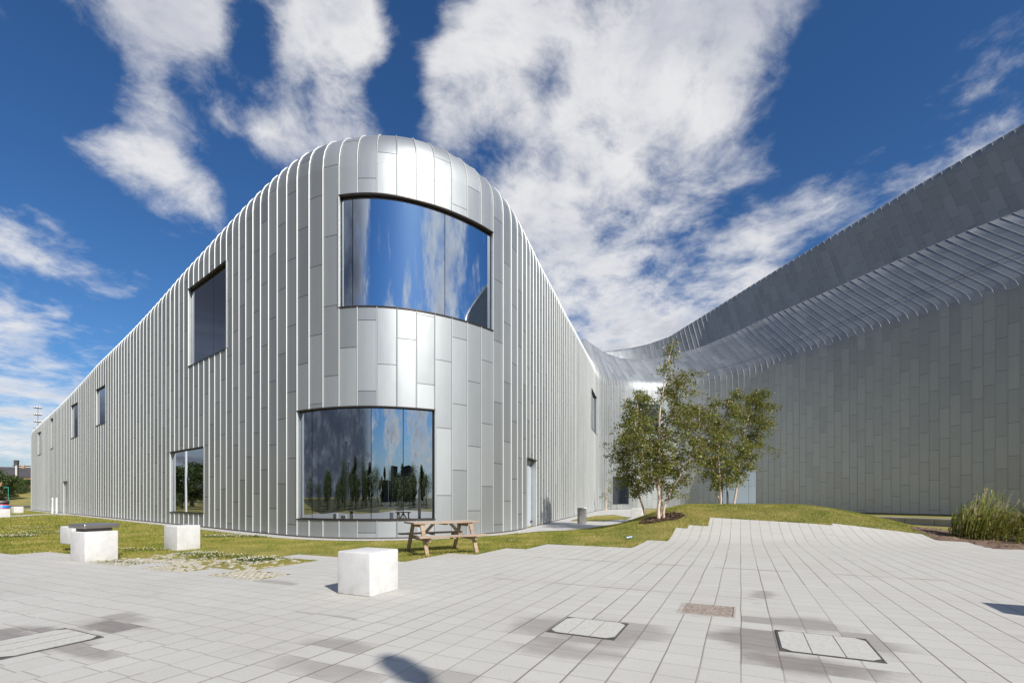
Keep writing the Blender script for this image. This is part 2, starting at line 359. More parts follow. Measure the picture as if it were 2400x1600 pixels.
# the roof folds over its rim and falls back a little behind
rows.append(Tg + np.c_[dT[:, :2] / dl * .5, -np.ones(N) * .15])
G = np.array(rows)                                    # (R, N, 3)
Rn = len(G)
arc = np.r_[np.zeros((1, N)), np.cumsum(np.linalg.norm(np.diff(G, axis=0), axis=2), axis=0)]
museum = empty('museum_building', (-4.8, 16.5, 0), 0, 'large zinc clad museum with a rounded prow and two curved windows', 'museum')
museum.location = (0, 0, 0)
# openings: (px0, px1, z0, z1)
OP = {'up_nose': (800, 1156, 7.75, 11.45), 'low_nose': (696, 1022, .66, 4.4), 'left_low': (402, 479, .66, 3.72), 'left_up': (441, 534, 7.75, 11.45),
      'far_a': (225, 248, 6.55, 9.1), 'far_b': (168, 183, 6.3, 8.95), 'far_c': (119.5, 126.5, 6.0, 8.75), 'far_d': (88, 95.5, 5.8, 8.05),
      'door_l': (147, 158, -.6, 2.75), 'door_r': (1229, 1256, -.6, 3.15), 'rec_up': (1385.5, 1398.3, 7.75, 11.45),
      'bay_a': (1437, 1471, .66, 3.72), 'bay_b': (1690, 1775, .66, 4.4), 'bay_up': (1490, 1540, 9.1, 12.5)}
hole = np.zeros((Rn - 1, N - 1), bool); OPI = {}
for k, (a, b_, z0, z1) in OP.items():
    i0, i1 = idx(a), idx(b_); i1 = max(i1, i0 + SUB); r0, r1 = zr.index(z0), zr.index(z1)
    hole[r0:r1, i0:i1] = True; OPI[k] = (i0, i1, z0, z1)
ids = np.arange(Rn * N).reshape(Rn, N)
a, b_, c, d = ids[:-1, :-1], ids[:-1, 1:], ids[1:, 1:], ids[1:, :-1]
hgt = np.linalg.norm(G[1:, :-1] - G[:-1, :-1], axis=2) + np.linalg.norm(G[1:, 1:] - G[:-1, 1:], axis=2)
ok = (~hole) & (hgt > .004)
f = np.stack([a[ok], b_[ok], c[ok], d[ok]], 1)
un = np.repeat((np.arange(N) / SUB)[None], Rn, 0); UVv = np.stack([un.ravel(), arc.ravel()], 1)
uvs = UVv[f].copy()
rowi = np.repeat(np.arange(Rn - 1)[:, None], N - 1, 1)[ok]
npmesh('zinc_wall', G.reshape(-1, 3), f, [M['zinc'], M['plinth']], museum, uvs.reshape(-1, 2), True, (rowi == 0).astype(int))
# standing seams: a folded rib up every panel joint
rv, rf, ruv = [], [], []
def ribs(G, hole, cols, w=.0075, h=.031, z0=1, z1=None):
    global rv, rf, ruv
    Rn = len(G); n0 = sum(len(x) for x in rv)
    for j in cols:
        p = G[z0:z1, j]; K = len(p)
        t = G[z0:z1, min(j + 1, G.shape[1] - 1)] - G[z0:z1, max(j - 1, 0)]; t /= np.linalg.norm(t, axis=1)[:, None] + 1e-9
        g = np.zeros_like(p); g[1:-1] = p[2:] - p[:-2]; g[0] = p[1] - p[0]; g[-1] = p[-1] - p[-2]
        for q in range(K):
            if np.linalg.norm(g[q]) < 1e-5: g[q] = (0, 0, 1)
        nn = np.cross(t, g); nn /= np.linalg.norm(nn, axis=1)[:, None] + 1e-9
        s_ = np.cross(g, nn); s_ /= np.linalg.norm(s_, axis=1)[:, None] + 1e-9
        L = np.stack([p - s_ * w - nn * .004, p - s_ * w + nn * h, p + s_ * w + nn * h, p + s_ * w - nn * .004], 1)
        rv.append(L.reshape(-1, 3))
        for q in range(K - 1):
            if np.linalg.norm(p[q + 1] - p[q]) < .004: continue
            if hole is not None and hole[q + z0, max(j - 1, 0)] and hole[q + z0, min(j, hole.shape[1] - 1)]: continue
            b0 = n0 + q * 4; b1 = b0 + 4
            for e in range(3): rf.append((b0 + e, b1 + e, b1 + e + 1, b0 + e + 1)); ruv += [(j / SUB + .5, 0)] * 4
        n0 += K * 4
nb_ = int(np.argmax(PXm > 1405)) // SUB * SUB
ribs(G, hole, range(SUB, nb_, SUB)); ribs(G, hole, range(nb_, N - 1, SUB), .010, .016)
# rear ridge of the folded roof
sel = np.where(PXm > 1400)[0]
Qs = Q[sel]; rr = []
for k in (0, .35, .7, 1.0): rr.append(np.c_[Qs + np.array([-.65 - .35 * k, 6.5 + 3.5 * k]), Tz[sel] - .3 - 1.6 * np.sin(k * math.pi / 2)])
R2p = Qs + np.array([-1.35, 13.0]); px2 = CX + F * R2p[:, 0] / R2p[:, 1]
R2z = CAMH + (HY - R2y(px2)) / F * R2p[:, 1]; k_ = np.where(px2 > 2480)[0]
if len(k_): R2z[k_] = R2z[k_[0]]
R2z = np.maximum(R2z, 1.0)
V0 = rr[-1]; V2 = np.c_[R2p, R2z]
for k in (.25, .5, .75, .93, 1.0): rr.append(V0 * (1 - k) + V2 * k)
rr.append(V2 + np.array([-.1, .35, .02])); rr.append(V2 + np.array([-.1, .7, -.25])); rr.append(V2 * np.array([1, 1, 0]) + np.array([-.5, 5.0, -.5]))
G2 = np.array(rr); R2n, N2 = G2.shape[:2]
ids = np.arange(R2n * N2).reshape(R2n, N2)
f = np.stack([ids[:-1, :-1].ravel(), ids[:-1, 1:].ravel(), ids[1:, 1:].ravel(), ids[1:, :-1].ravel()], 1)
arc2 = np.r_[np.zeros((1, N2)), np.cumsum(np.linalg.norm(np.diff(G2, axis=0), axis=2), axis=0)]
uv2 = np.stack([np.repeat((sel / SUB)[None], R2n, 0).ravel(), arc2.ravel() + 7], 1)
roof = npmesh('roof', G2.reshape(-1, 3), f, M['zinc'], museum, uv2[f].reshape(-1, 2), True)
s0 = SUB - sel[0] % SUB
ribs(G2, None, range(s0, N2 - 1, SUB), .012, .028, 3, -1)
npmesh('standing_seam', np.vstack(rv), np.array(rf), M['rib'], museum, np.array(ruv))
museum.children[-1]['kind'] = 'stuff'
# thin safety cable that runs up the slope of the roof
mb = MB(); kk = [j for j in range(int(np.argmax(PXm > 1640)), N - 40, 4)]
fr = np.interp(PXm[kk], [1640, 1768, 2048, 2400, 2800], [.03, .08, .20, .30, .36])[:, None]
cb = P2[kk] * (1 - fr) + Tg[kk] * fr; oo = np.c_[-INN[kk] * .05, np.full(len(kk), .07)]
mb.tube([tuple(q) for q in cb + oo], .012, 5, cap=False); mb.build('safety_cable', M['bronze'], museum)
# flat roof deck over the prow
i_n = idx(880); nl, nr = i_n, int(np.argmax(PXm > 1366)) - i_n
K = 40; vL = G[-2][np.linspace(i_n, 6, K).astype(int)]; vR = G[-2][np.linspace(i_n, i_n + nr, K).astype(int)]
mb = MB()
for k in range(K - 1): mb.quad(vL[k], vR[k], vR[k + 1], vL[k + 1])
mb.build('roof_deck', M['rib'], museum)

# windows and doors
def opening(key, name, depth=.115, splits=(), pane='glass', fw=.025, door=False):
    i0, i1, z0, z1 = OPI[key]; z0 = max(z0, 0.02)
    mb = MB(); n = i1 - i0
    outp = lambda i, z, o: tuple(np.r_[Q[i] + INN[i] * o, z])
    for i in range(i0, i1):          # head and sill reveals, with a drip edge standing proud
        for z, sg in ((z0, 1), (z1, -1)):
            if door and z == z0: continue
            A_ = [outp(i, z, -.035), outp(i + 1, z, -.035), outp(i + 1, z, depth), outp(i, z, depth)]
            mb.quad(*A_, m=0); zz = z - sg * .035
            mb.quad(outp(i, z, -.035), outp(i + 1, z, -.035), outp(i + 1, zz, -.035), outp(i, zz, -.035), m=0)
            mb.quad(outp(i, zz, -.035), outp(i + 1, zz, -.035), outp(i + 1, zz, .0), outp(i, zz, .0), m=0)
            z2 = z + sg * fw
            mb.quad(outp(i, z, depth - .03), outp(i + 1, z, depth - .03), outp(i + 1, z2, depth - .03), outp(i, z2, depth - .03), m=0)
    for i, sg in ((i0, 1), (i1, -1)):   # jambs
        mb.quad(outp(i, z0, -.038), outp(i, z1, -.038), outp(i, z1, depth), outp(i, z0, depth), m=1)
        o = Q[i] - T[i] * sg * .05
        w0 = lambda z, d_: tuple(np.r_[o - INN[i] * d_, z])
        mb.quad(outp(i, z0, -.038), outp(i, z1, -.038), w0(z1, .03), w0(z0, .03), m=1)
        mb.quad(w0(z0, .03), w0(z1, .03), w0(z1, -.01), w0(z0, -.01), m=1)
        o2 = Q[i] + T[i] * sg * fw
        mb.quad(outp(i, z0, depth - .03), outp(i, z1, depth - .03), tuple(np.r_[o2 + INN[i] * (depth - .03), z1]), tuple(np.r_[o2 + INN[i] * (depth - .03), z0]), m=0)
    w = mb.build(name, [M['bronze'], M['jamb']], museum)
    cuts = [0] + [int(round(s_ * n)) for s_ in splits] + [n]
    for q in range(len(cuts) - 1):
        ia, ib = i0 + cuts[q], i0 + cuts[q + 1]
        I = np.arange(ia, ib + 1); g = .012 / ST
        ga = I.astype(float); ga[0] += g if q else 0; ga[-1] -= g if q < len(cuts) - 2 else 0
        X = np.interp(ga, np.arange(N), Q[:, 0]); Y = np.interp(ga, np.arange(N), Q[:, 1])
        nx = np.interp(ga, np.arange(N), INN[:, 0]); ny = np.interp(ga, np.arange(N), INN[:, 1])
        pl = np.c_[X + nx * depth, Y + ny * depth]; k = len(I)
        v = np.vstack([np.c_[pl, np.full(k, z0)], np.c_[pl, np.full(k, z1)]])
        ff = np.array([(j, j + 1, k + j + 1, k + j) for j in range(k - 1)])
        npmesh('door_leaf' if door else 'pane', v, ff, M[pane], w, None, True)
    mb = MB()                           # dark rebate behind the joints
    for i in range(i0, i1): mb.quad(outp(i, z0, depth + .05), outp(i + 1, z0, depth + .05), outp(i + 1, z1, depth + .05), outp(i, z1, depth + .05))
    mb.build('backing', M['bronze'], w)
    return w
opening('up_nose', 'window', splits=(.09, .615))['label'] = 'upper curved window of the prow'
opening('low_nose', 'window', splits=(.105, .6, .79), pane='glass_low')['label'] = 'lower curved window of the prow'
opening('left_low', 'window', .10, splits=(), pane='glass_low'); opening('left_up', 'window', .10, splits=(.62,), pane='glass_dark')
for k in ('far_a', 'far_b', 'far_c', 'far_d'): opening(k, 'window', .07, pane='glass_dark')
opening('rec_up', 'window', .12, pane='glass_dark'); opening('bay_up', 'window', .15, pane='glass_dark')
opening('bay_a', 'window', .15, (.5,), pane='glass_dark'); opening('bay_b', 'window', .15, (.78,), pane='glass')
dl_ = opening('door_l', 'door', .10, pane='jamb', door=True)
dr = opening('door_r', 'door', .24, pane='white_door', door=True); dr['label'] = 'tall pale door set deep in the wall'
for key, dpt, par in (('door_r', .24, dr), ('door_l', .10, dl_)):
    i0, i1, z0, z1 = OPI[key]; mb = MB(); p = Q[i1 - 1] + INN[i1 - 1] * (dpt - .05)
    for z in ((1.05,) if key == 'door_l' else (.25, z1 - .25)):
        mb = MB(); mb.box((p[0], p[1], z), (.07, .07, .09 if key != 'door_l' else .5)); mb.build('handle' if key == 'door_l' else 'hinge', M['bronze'], par)

# ------------------------------------------------------------------ ground, paving, paths
def rect_uv(pts):
    q = [uv_of(*flat(*p)) for p in pts]; return (min(a[0] for a in q), max(a[0] for a in q), min(a[1] for a in q), max(a[1] for a in q), q)
STEPS = [(-60, -16.0, 5.45), (-16.0, -12.8, 6.1), (-12.8, -11.3, 5.48), (-11.3, -10.65, 6.1), (-10.65, -9.35, 5.48), (-9.35, -8.6, 6.1), (-8.6, -7.35, 5.48), (-7.35, -6.55, 8.45), (-6.55, -5.8, 10.25),
         (-5.8, -5.2, 11.9), (-5.2, -2.7, 13.45), (-2.7, -2.08, 15.87), (-2.08, -1.7, 18.05), (-1.7, -1.05, 18.55), (-1.05, 2.87, 19.8), (2.87, 5.4, 20.1), (5.4, 6.2, 18.95), (6.2, 60, 17.4)]
def vmax(u):
    u = np.asarray(u, float); r = np.zeros_like(u)
    for a, b_, v in STEPS: r = np.where((u >= a) & (u < b_), v, r)
    return r
def is_paved(u, v):
    return (v < vmax(u)) | ((u > -9.75) & (u < -7.3) & (v > 7.8) & (v < 8.45)) | ((u > -8.4) & (u < -7.3) & (v > 6.2) & (v < 8.0))
def in_paver(u, v): return (u > -12.8) & (u < -7.35) & (v > 5.3) & (v < 8.9) & ~is_paved(u, v)
def inpoly(x, y, poly):
    r = np.zeros(np.shape(x), bool); n = len(poly)
    for i in range(n):
        (x0, y0), (x1, y1) = poly[i], poly[(i + 1) % n]
        c = ((y0 > y) != (y1 > y)); r ^= c & (x < (x1 - x0) * (y - y0) / (y1 - y0 + 1e-12) + x0)
    return r
HX = lambda x, y: np.c_[x, y, H(x, y)]
# ground: fine where the mound is, then out to the horizon
xs = np.r_[-2500, -900, -400, -200, -120, -80, np.arange(-60, 46.01, .35), 60, 90, 150, 400, 900, 2500]
ys = np.r_[-2500, -900, -300, -120, -60, -30, -12, np.arange(-4, 36.01, .35), 40, 46, 54, 62, 75, 90, 130, 200, 400, 900, 2500]
gx, gy = np.meshgrid(xs, ys); v = np.c_[gx.ravel(), gy.ravel(), H(gx, gy).ravel()]
ids = np.arange(gx.size).reshape(gx.shape)
f = np.stack([ids[:-1, :-1].ravel(), ids[:-1, 1:].ravel(), ids[1:, 1:].ravel(), ids[1:, :-1].ravel()], 1)
tag(npmesh('ground', v, f, M['lawn'], smooth=True), kind='structure')
# paving cells
us = sorted(set(list(np.round(np.arange(-34, 20.01, .5), 3)) + [q for s_ in STEPS for q in s_[:2] if abs(q) < 40] + [-9.75, -7.3, -8.4]))
vs = sorted(set(list(np.round(np.arange(-14, 20.3, .45), 3)) + [s_[2] for s_ in STEPS] + [6.2, 7.8, 8.0]))
us, vs = np.array(us), np.array(vs)
gu, gv = np.meshgrid(us, vs); X, Y = xy_of(gu, gv)
ids = np.arange(gu.size).reshape(gu.shape); mu, mv = (gu[:-1, :-1] + gu[1:, 1:]) / 2, (gv[:-1, :-1] + gv[1:, 1:]) / 2
ok = is_paved(mu, mv)
f = np.stack([q[ok] for q in (ids[:-1, :-1], ids[:-1, 1:], ids[1:, 1:], ids[1:, :-1])], 1)
uvp = np.c_[gu.ravel(), gv.ravel()]
c1 = rect_uv([(1330, 1448.5), (1470.4, 1463.8), (1439.8, 1502.6), (1284, 1483)])
c2 = rect_uv([(1819, 1480), (2027.6, 1500), (2075, 1557), (1831, 1528)])
c3 = rect_uv([(1600, 1415), (1726, 1423), (1723, 1450), (1586, 1438.7)])
c4 = rect_uv([(150, 1476), (245, 1495), (10, 1547), (-90, 1522)])
def stain_at(px, y, ru, rv, k): STAIN.append((*uv_of(*flat(px, y)), ru, rv, k))
stain_at(1370, 1480, .60, .55, .62); stain_at(1290, 1470, .45, .4, .55); stain_at(1480, 1480, .35, .4, .5); stain_at(1340, 1530, .5, .2, .5)
stain_at(1770, 1500, .34, .55, .75); stain_at(1900, 1560, .55, .25, .8); stain_at(1880, 1465, .6, .28, .6); stain_at(2040, 1510, .25, .5, .55); stain_at(1790, 1395, .15, .35, .5)
stain_at(120, 1488, .9, .14, .8); stain_at(265, 1465, .5, .22, .85); stain_at(30, 1500, .8, .2, .75); stain_at(300, 1452, .5, .12, .5); stain_at(160, 1520, .7, .08, .6)
stain_at(790, 1515, .35, .14, .55); stain_at(775, 1570, .5, .2, .5); stain_at(800, 1448, .7, .06, .5); stain_at(1060, 1590, .3, .18, .4); stain_at(650, 1366, .5, .12, .5)
M['paving'] = paving_mat()
tag(npmesh('paving', np.c_[X.ravel(), Y.ravel(), H(X, Y).ravel() + .012], f, M['paving'], uv=uvp[f].reshape(-1, 2), smooth=True), kind='structure')
# grass pavers: real little stones set in the turf
mb = MB()
for iu in range(42):
    for iv in range(27):
        u, v_ = -12.72 + iu * .13 + rng.normal(0, .006), 5.42 + iv * .13 + rng.normal(0, .006)
        if not in_paver(np.array(u), np.array(v_)) or not in_paver(np.array(u + .04), np.array(v_ - .05)): continue
        cover = (v_ - 5.6) / 2.2 + .45 * math.sin(u * 1.9 + 1) * math.sin(v_ * 2.3)
        if rng.random() < cover * .95: continue
        x, y = xy_of(u, v_); s_ = .037 + .009 * rng.random()
        mb.box((0, 0, 0), (s_ * 2, s_ * 1.9, .06), 0, Matrix.Translation((x, y, -.013)) @ Matrix.Rotation(-A + rng.normal(0, .06), 4, 'Z'))
tag(mb.build('turf_paver', M['stud']), 'pale paver studs showing through the turf beside the stone blocks', 'paver', kind='stuff')
# gravel strip along the wall and the path in the bay
k0, k1 = 12, int(np.argmax(PXm > 1215))
off = np.linspace(-.02, .62, 3); S = np.stack([np.c_[Q[k0:k1] - INN[k0:k1] * o, np.full(k1 - k0, .018)] for o in off]); ids = np.arange(S.shape[0] * S.shape[1]).reshape(S.shape[:2])
f = np.stack([ids[:-1, :-1].ravel(), ids[:-1, 1:].ravel(), ids[1:, 1:].ravel(), ids[1:, :-1].ravel()], 1)
tag(npmesh('gravel_strip', S.reshape(-1, 3), f, M['gravel']), kind='structure')
ka, kb = int(np.argmax(PXm > 1205)), int(np.argmax(PXm > 1500))
pathp = [tuple(q) for q in Q[ka:kb:4]] + [flat(1512, 1201), flat(1500, 1212), flat(1455, 1226), flat(1391, 1237), flat(1327, 1243.5), flat(1262, 1246), flat(1215, 1251)]
mb = MB(); mb.poly([(x, y, .024) for x, y in pathp]); tag(mb.build('path', M['path'], weld=True), kind='structure')
isle = [flat(*p) for p in [(1337, 1221.5), (1345, 1218.5), (1400, 1208.5), (1440, 1206.5), (1478, 1214), (1470, 1217), (1400, 1222)]]
mb = MB(); mb.poly([(x, y, .04) for x, y in isle]); tag(mb.build('lawn_island', M['lawn'], weld=True), kind='structure')
leftp = [flat(*p) for p in [(-120, 1222), (0, 1209), (110, 1203.6), (230, 1207.5), (230, 1210), (110, 1206), (0, 1213), (-120, 1228)]]
mb = MB(); mb.poly([(x, y, .015) for x, y in leftp]); tag(mb.build('footpath', M['path'], weld=True), kind='structure')
# soil bed under the reeds and mulch round the birch
def patch(name, poly, m, z=.02, step=.12):
    xs = np.array([p[0] for p in poly]); yy = np.array([p[1] for p in poly])
    gx, gy = np.meshgrid(np.arange(xs.min() - .1, xs.max() + .2, step), np.arange(yy.min() - .1, yy.max() + .2, step))
    ids = np.arange(gx.size).reshape(gx.shape); mx, my = gx[:-1, :-1] + step / 2, gy[:-1, :-1] + step / 2
    ok = inpoly(mx + .05 * np.sin(my * 23), my + .05 * np.sin(mx * 19), poly)
    f = np.stack([q[ok] for q in (ids[:-1, :-1], ids[:-1, 1:], ids[1:, 1:], ids[1:, :-1])], 1)
    return tag(npmesh(name, np.c_[gx.ravel(), gy.ravel(), H(gx, gy).ravel() + z + .02 * np.sin(gx.ravel() * 5) * np.sin(gy.ravel() * 7)], f, m, smooth=True), kind='structure')
bed = [xy_of(*p) for p in [(5.45, 18.9), (6.2, 18.9), (6.2, 17.35), (16, 17.35), (16, 24), (6.6, 23.5), (5.45, 21.5)]]
patch('soil_bed', bed, M['soil'])
t1 = (5.64, 18.64)
mul = [(t1[0] - .7, t1[1] - .15), (t1[0] - .4, t1[1] - .42), (t1[0] + .6, t1[1] - .38), (t1[0] + 1.15, t1[1] + .15), (t1[0] + .9, t1[1] + .8), (t1[0] - .2, t1[1] + .75), (t1[0] - .6, t1[1] + .4)]
patch('tree_pit', mul, M['soil'], .02, .08)
def chips(name, poly, n, lab):
    xs = [p[0] for p in poly]; yy = [p[1] for p in poly]
    x = rng.uniform(min(xs), max(xs), n); y = rng.uniform(min(yy), max(yy), n); k = inpoly(x, y, poly); x, y = x[k], y[k]; n = len(x)
    a = rng.uniform(0, 6.28, n); L = rng.uniform(.02, .07, n); w = rng.uniform(.006, .018, n); z = H(x, y) + .045 + rng.uniform(0, .02, n)
    dx, dy = np.cos(a), np.sin(a); tz = rng.normal(0, .25, n) * L
    v = np.stack([np.c_[x - dx * L - dy * w, y - dy * L + dx * w, z - tz], np.c_[x + dx * L - dy * w, y + dy * L + dx * w, z + tz], np.c_[x + dx * L + dy * w, y + dy * L - dx * w, z + tz], np.c_[x - dx * L + dy * w, y - dy * L - dx * w, z - tz]], 1)
    return tag(npmesh(name, v.reshape(-1, 3), np.arange(4 * n).reshape(n, 4), M['mulch']), lab, 'mulch', kind='stuff')
chips('bark_mulch', mul, 2600, 'brown bark mulch round the foot of the tall birch')
chips('bark_litter', bed, 6000, 'brown litter on the soil bed under the reeds')

# ------------------------------------------------------------------ grass
bpoly = [tuple(q) for q in Q[::6]] + [(80, 90), (-60, 95)]
def lawn_ok(x, y):
    u, v = uv_of(x, y)
    ok = ~is_paved(u, v) & ~inpoly(x, y, bpoly) & ~inpoly(x, y, bed) & ~inpoly(x, y, mul) & ~inpoly(x, y, leftp)
    ok &= ~(inpoly(x, y, pathp) & ~inpoly(x, y, isle))
    D = np.full(len(x), 9.0)
    for q in Q[k0:k1:3]: D = np.minimum(D, np.hypot(x - q[0], y - q[1]))
    return ok & (D > .66)
def scatter(x0, x1, y0, y1, dens):
    n = int((x1 - x0) * (y1 - y0) * dens); x = rng.uniform(x0, x1, n); y = rng.uniform(y0, y1, n)
    p = CX + F * x / y; k = (p > -60) & (p < 2460); x, y = x[k], y[k]; k = lawn_ok(x, y); return x[k], y[k]
def tuft(x, y, h, w, lean=.5):
    n = len(x); a = rng.uniform(0, 6.28, n); u, v = uv_of(x, y)
    pv = in_paver(u, v); h = h * np.where(pv, np.where(v < 6.4, .3, .6), 1.0); keep = ~pv | (rng.random(n) < np.where(v < 6.4, .35, .8)) | (np.sin(u * 2.3) * np.sin(v * 2.9 + 1) > .1)
    x, y, a, h, w = x[keep], y[keep], a[keep], h[keep], w[keep]; n = len(x)
    z = H(x, y) + np.where(inpoly(x, y, isle), .03, 0); b = rng.uniform(0, 6.28, n); l = h * lean * rng.random(n)
    v = np.stack([np.c_[x - np.cos(a) * w, y - np.sin(a) * w, z - .005], np.c_[x + np.cos(a) * w, y + np.sin(a) * w, z - .005], np.c_[x + np.cos(b) * l + .15 * h, y + np.sin(b) * l, z + h]], 1)
    return v.reshape(-1, 3)
vs_ = []
for (x0, x1, y0, y1, dn, h, w) in [(-17, 1.5, 8, 17.5, 1300, .042, .006), (-1, 15, 11, 24, 900, .05, .007), (-34, -9, 11, 30, 330, .06, .012), (-60, -22, 20, 54, 70, .07, .03), (0, 12, 17, 33, 260, .05, .013)]:
    x, y = scatter(x0, x1, y0, y1, dn); n = len(x); vs_.append(tuft(x, y, h * rng.uniform(.5, 1.3, n), w * rng.uniform(.6, 1.2, n)))
x, y = scatter(-18, 15, 8, 24, 2600); u, v = uv_of(x, y); near = np.zeros(len(x), bool)      # longer, ragged blades along the paving edge
for du, dv in ((.09, 0), (-.09, 0), (0, .09), (0, -.09)): near |= is_paved(u + du, v + dv)
near &= (np.sin(u * 3.1 + v * 1.7) + rng.normal(0, .6, len(x)) > -.4); x, y = x[near], y[near]; n = len(x)
vs_.append(tuft(x, y, .085 * rng.uniform(.5, 1.3, n), .007 * rng.uniform(.6, 1.2, n), 1.1))
v = np.vstack(vs_); tag(npmesh('grass', v, np.arange(len(v)).reshape(-1, 3), M['blade']), 'short dry grass of the lawn round the museum', 'grass', kind='stuff')
# clover: darker low leaves with white heads
cl = [(100, 1250, 1.3, .5, 90), (60, 1238, 1.6, .6, 70), (560, 1258, 1.3, .28, 150), (330, 1290, .8, .2, 30), (520, 1306, .7, .2, 34), (600, 1313, .4, .2, 60), (470, 1300, .6, .12, 20), (350, 1322, .5, .08, 10), (560, 1322, .5, .1, 6), (1200, 1270, .3, .2, 8), (20, 1258, 1.0, .3, 120), (280, 1319, .5, .06, 6), (430, 1312, .8, .08, 6)]
lv, fv = [], []
for (px, y, ru, rv_, n) in cl:
    cx, cy = flat(px, y)
    m = n * 9; r = np.sqrt(rng.random(m)); a = rng.uniform(0, 6.28, m); x = cx + ru * r * np.cos(a); yy = cy + rv_ * 1.6 * r * np.sin(a); s_ = rng.uniform(.012, .022, m); z = rng.uniform(.02, .06, m)
    b = rng.uniform(0, 6.28, m); lv.append(np.stack([np.c_[x + np.cos(b + k * 1.57) * s_, yy + np.sin(b + k * 1.57) * s_, z + (.008 if k % 2 else -.004)] for k in range(4)], 1).reshape(-1, 3))
    r = np.sqrt(rng.random(n)); a = rng.uniform(0, 6.28, n); x = cx + ru * r * np.cos(a); yy = cy + rv_ * 1.6 * r * np.sin(a); s_ = rng.uniform(.009, .016, n); z = rng.uniform(.05, .085, n)
    P6 = np.array([(1, 0, 0), (0, 1, 0), (-1, 0, 0), (0, -1, 0), (0, 0, 1), (0, 0, -1)]); fv.append((np.c_[x, yy, z][:, None] + P6[None] * s_[:, None, None]).reshape(-1, 3))
v = np.vstack(lv); k = lawn_ok(v[::4, 0], v[::4, 1]); v = v.reshape(-1, 4, 3)[k].reshape(-1, 3)
tag(npmesh('clover', v, np.arange(len(v)).reshape(-1, 4), M['clover']), 'patches of dark green clover in the lawn', 'clover', kind='stuff')
v = np.vstack(fv).reshape(-1, 6, 3); k = lawn_ok(v[:, 0, 0], v[:, 0, 1]); v = v[k]; n = len(v)
ft = np.array([(0, 1, 4), (1, 2, 4), (2, 3, 4), (3, 0, 4), (1, 0, 5), (2, 1, 5), (3, 2, 5), (0, 3, 5)]); f = (np.arange(n)[:, None, None] * 6 + ft[None]).reshape(-1, 3)
tag(npmesh('clover_flowers', v.reshape(-1, 3), f, M['flower'], smooth=True), 'white clover heads dotting the lawn', 'flowers', kind='stuff')

# ------------------------------------------------------------------ stone blocks
def block(mb_w, name, loc, h=.64, rz=-A, parent=None, w2=None, z0=0.0):
    me = bpy.data.meshes.new(name); bm = bmesh.new(); bmesh.ops.create_cube(bm, size=1)
    bmesh.ops.scale(bm, verts=bm.verts, vec=(mb_w, w2 or mb_w, h)); bmesh.ops.translate(bm, verts=bm.verts, vec=(0, 0, h / 2 + z0))
    bmesh.ops.bevel(bm, geom=bm.edges[:], offset=.024, segments=4, affect='EDGES', profile=.5)
    bm.to_mesh(me); bm.free(); me.polygons.foreach_set('use_smooth', [True] * len(me.polygons)); me.materials.append(M['stone'])
    me.set_sharp_from_angle(angle=math.radians(60))
    o = link(bpy.data.objects.new(name, me), parent)
    if parent is None: o.location = loc; o.rotation_euler = (0, 0, rz)
    return o
def cpos(front, s_=.6):           # centre of a block from its front bottom corner
    x, y = flat(*front); u, v = uv_of(x, y); return u, v
GB = 'white stone blocks set out as seats'
u, v = cpos((868, 1401)); x, y = xy_of(u - .305, v + .305)
tag(block(.615, 'stone_block', (x, y, .008), .62), 'white stone cube standing alone on the paving in front of the picnic table', 'stone block', GB)
u, v = cpos((416, 1290.7)); x, y = xy_of(u - .3, v + .3)
tag(block(.6, 'stone_block', (x, y, -.01), .66), 'veined white stone cube on the grass below the small square ground floor window', 'stone block', GB)
u, v = cpos((199, 1318.4)); x, y = xy_of(u - .31, v + .31)
t = empty('stone_block', (x, y, 0), -A, 'white stone cube topped by a brushed steel slab on a dark neck', 'stone block', GB)
block(.62, 'block', None, .655, 0, t)
mb = MB(); mb.box((-.02, 0, .69), (.46, .46, .07)); mb.build('neck', M['steel_dark'], t)
mb = MB(); mb.box((-.06, .02, .772), (.68, .66, .095)); mb.build('steel_slab', M['steel'], t, bevel=.02)
u, v = cpos((165, 1296)); x, y = xy_of(u - .35, v + .35)
t = empty('raised_block', (x, y, 0), -A, 'white stone block raised on a flared steel foot behind the steel topped cube', 'stone block', GB)
block(.6, 'block', None, .45, 0, t, None, .21)
mb = MB(); mb.tube([(0, 0, .0), (0, 0, .015), (0, 0, .04), (0, 0, .09), (0, 0, .21)], [.17, .17, .11, .085, .085], 16); mb.build('foot', M['steel'], t, True)
def farblock(px, y, s_, lab, h=.6):
    x, yy = flat(px, y); o = block(s_, 'stone_block', (x, yy + s_ / 2, -.01), h); return tag(o, lab, 'stone block', GB)
farblock(32, 1202.5, .62, 'small white stone cube far left beside the black litter bin')
farblock(-6, 1213, .62, 'white stone block cut by the left edge of the view')
farblock(1498, 1214, .72, 'white stone cube beside the leaning birch stem in the bay', .68)
x, y = flat(1598, 1204); o = block(1.9, 'stone_block', (x, y, 0), .62, .05, None, .5); tag(o, 'long white stone block peeping over the mound behind the birches', 'stone block', GB)

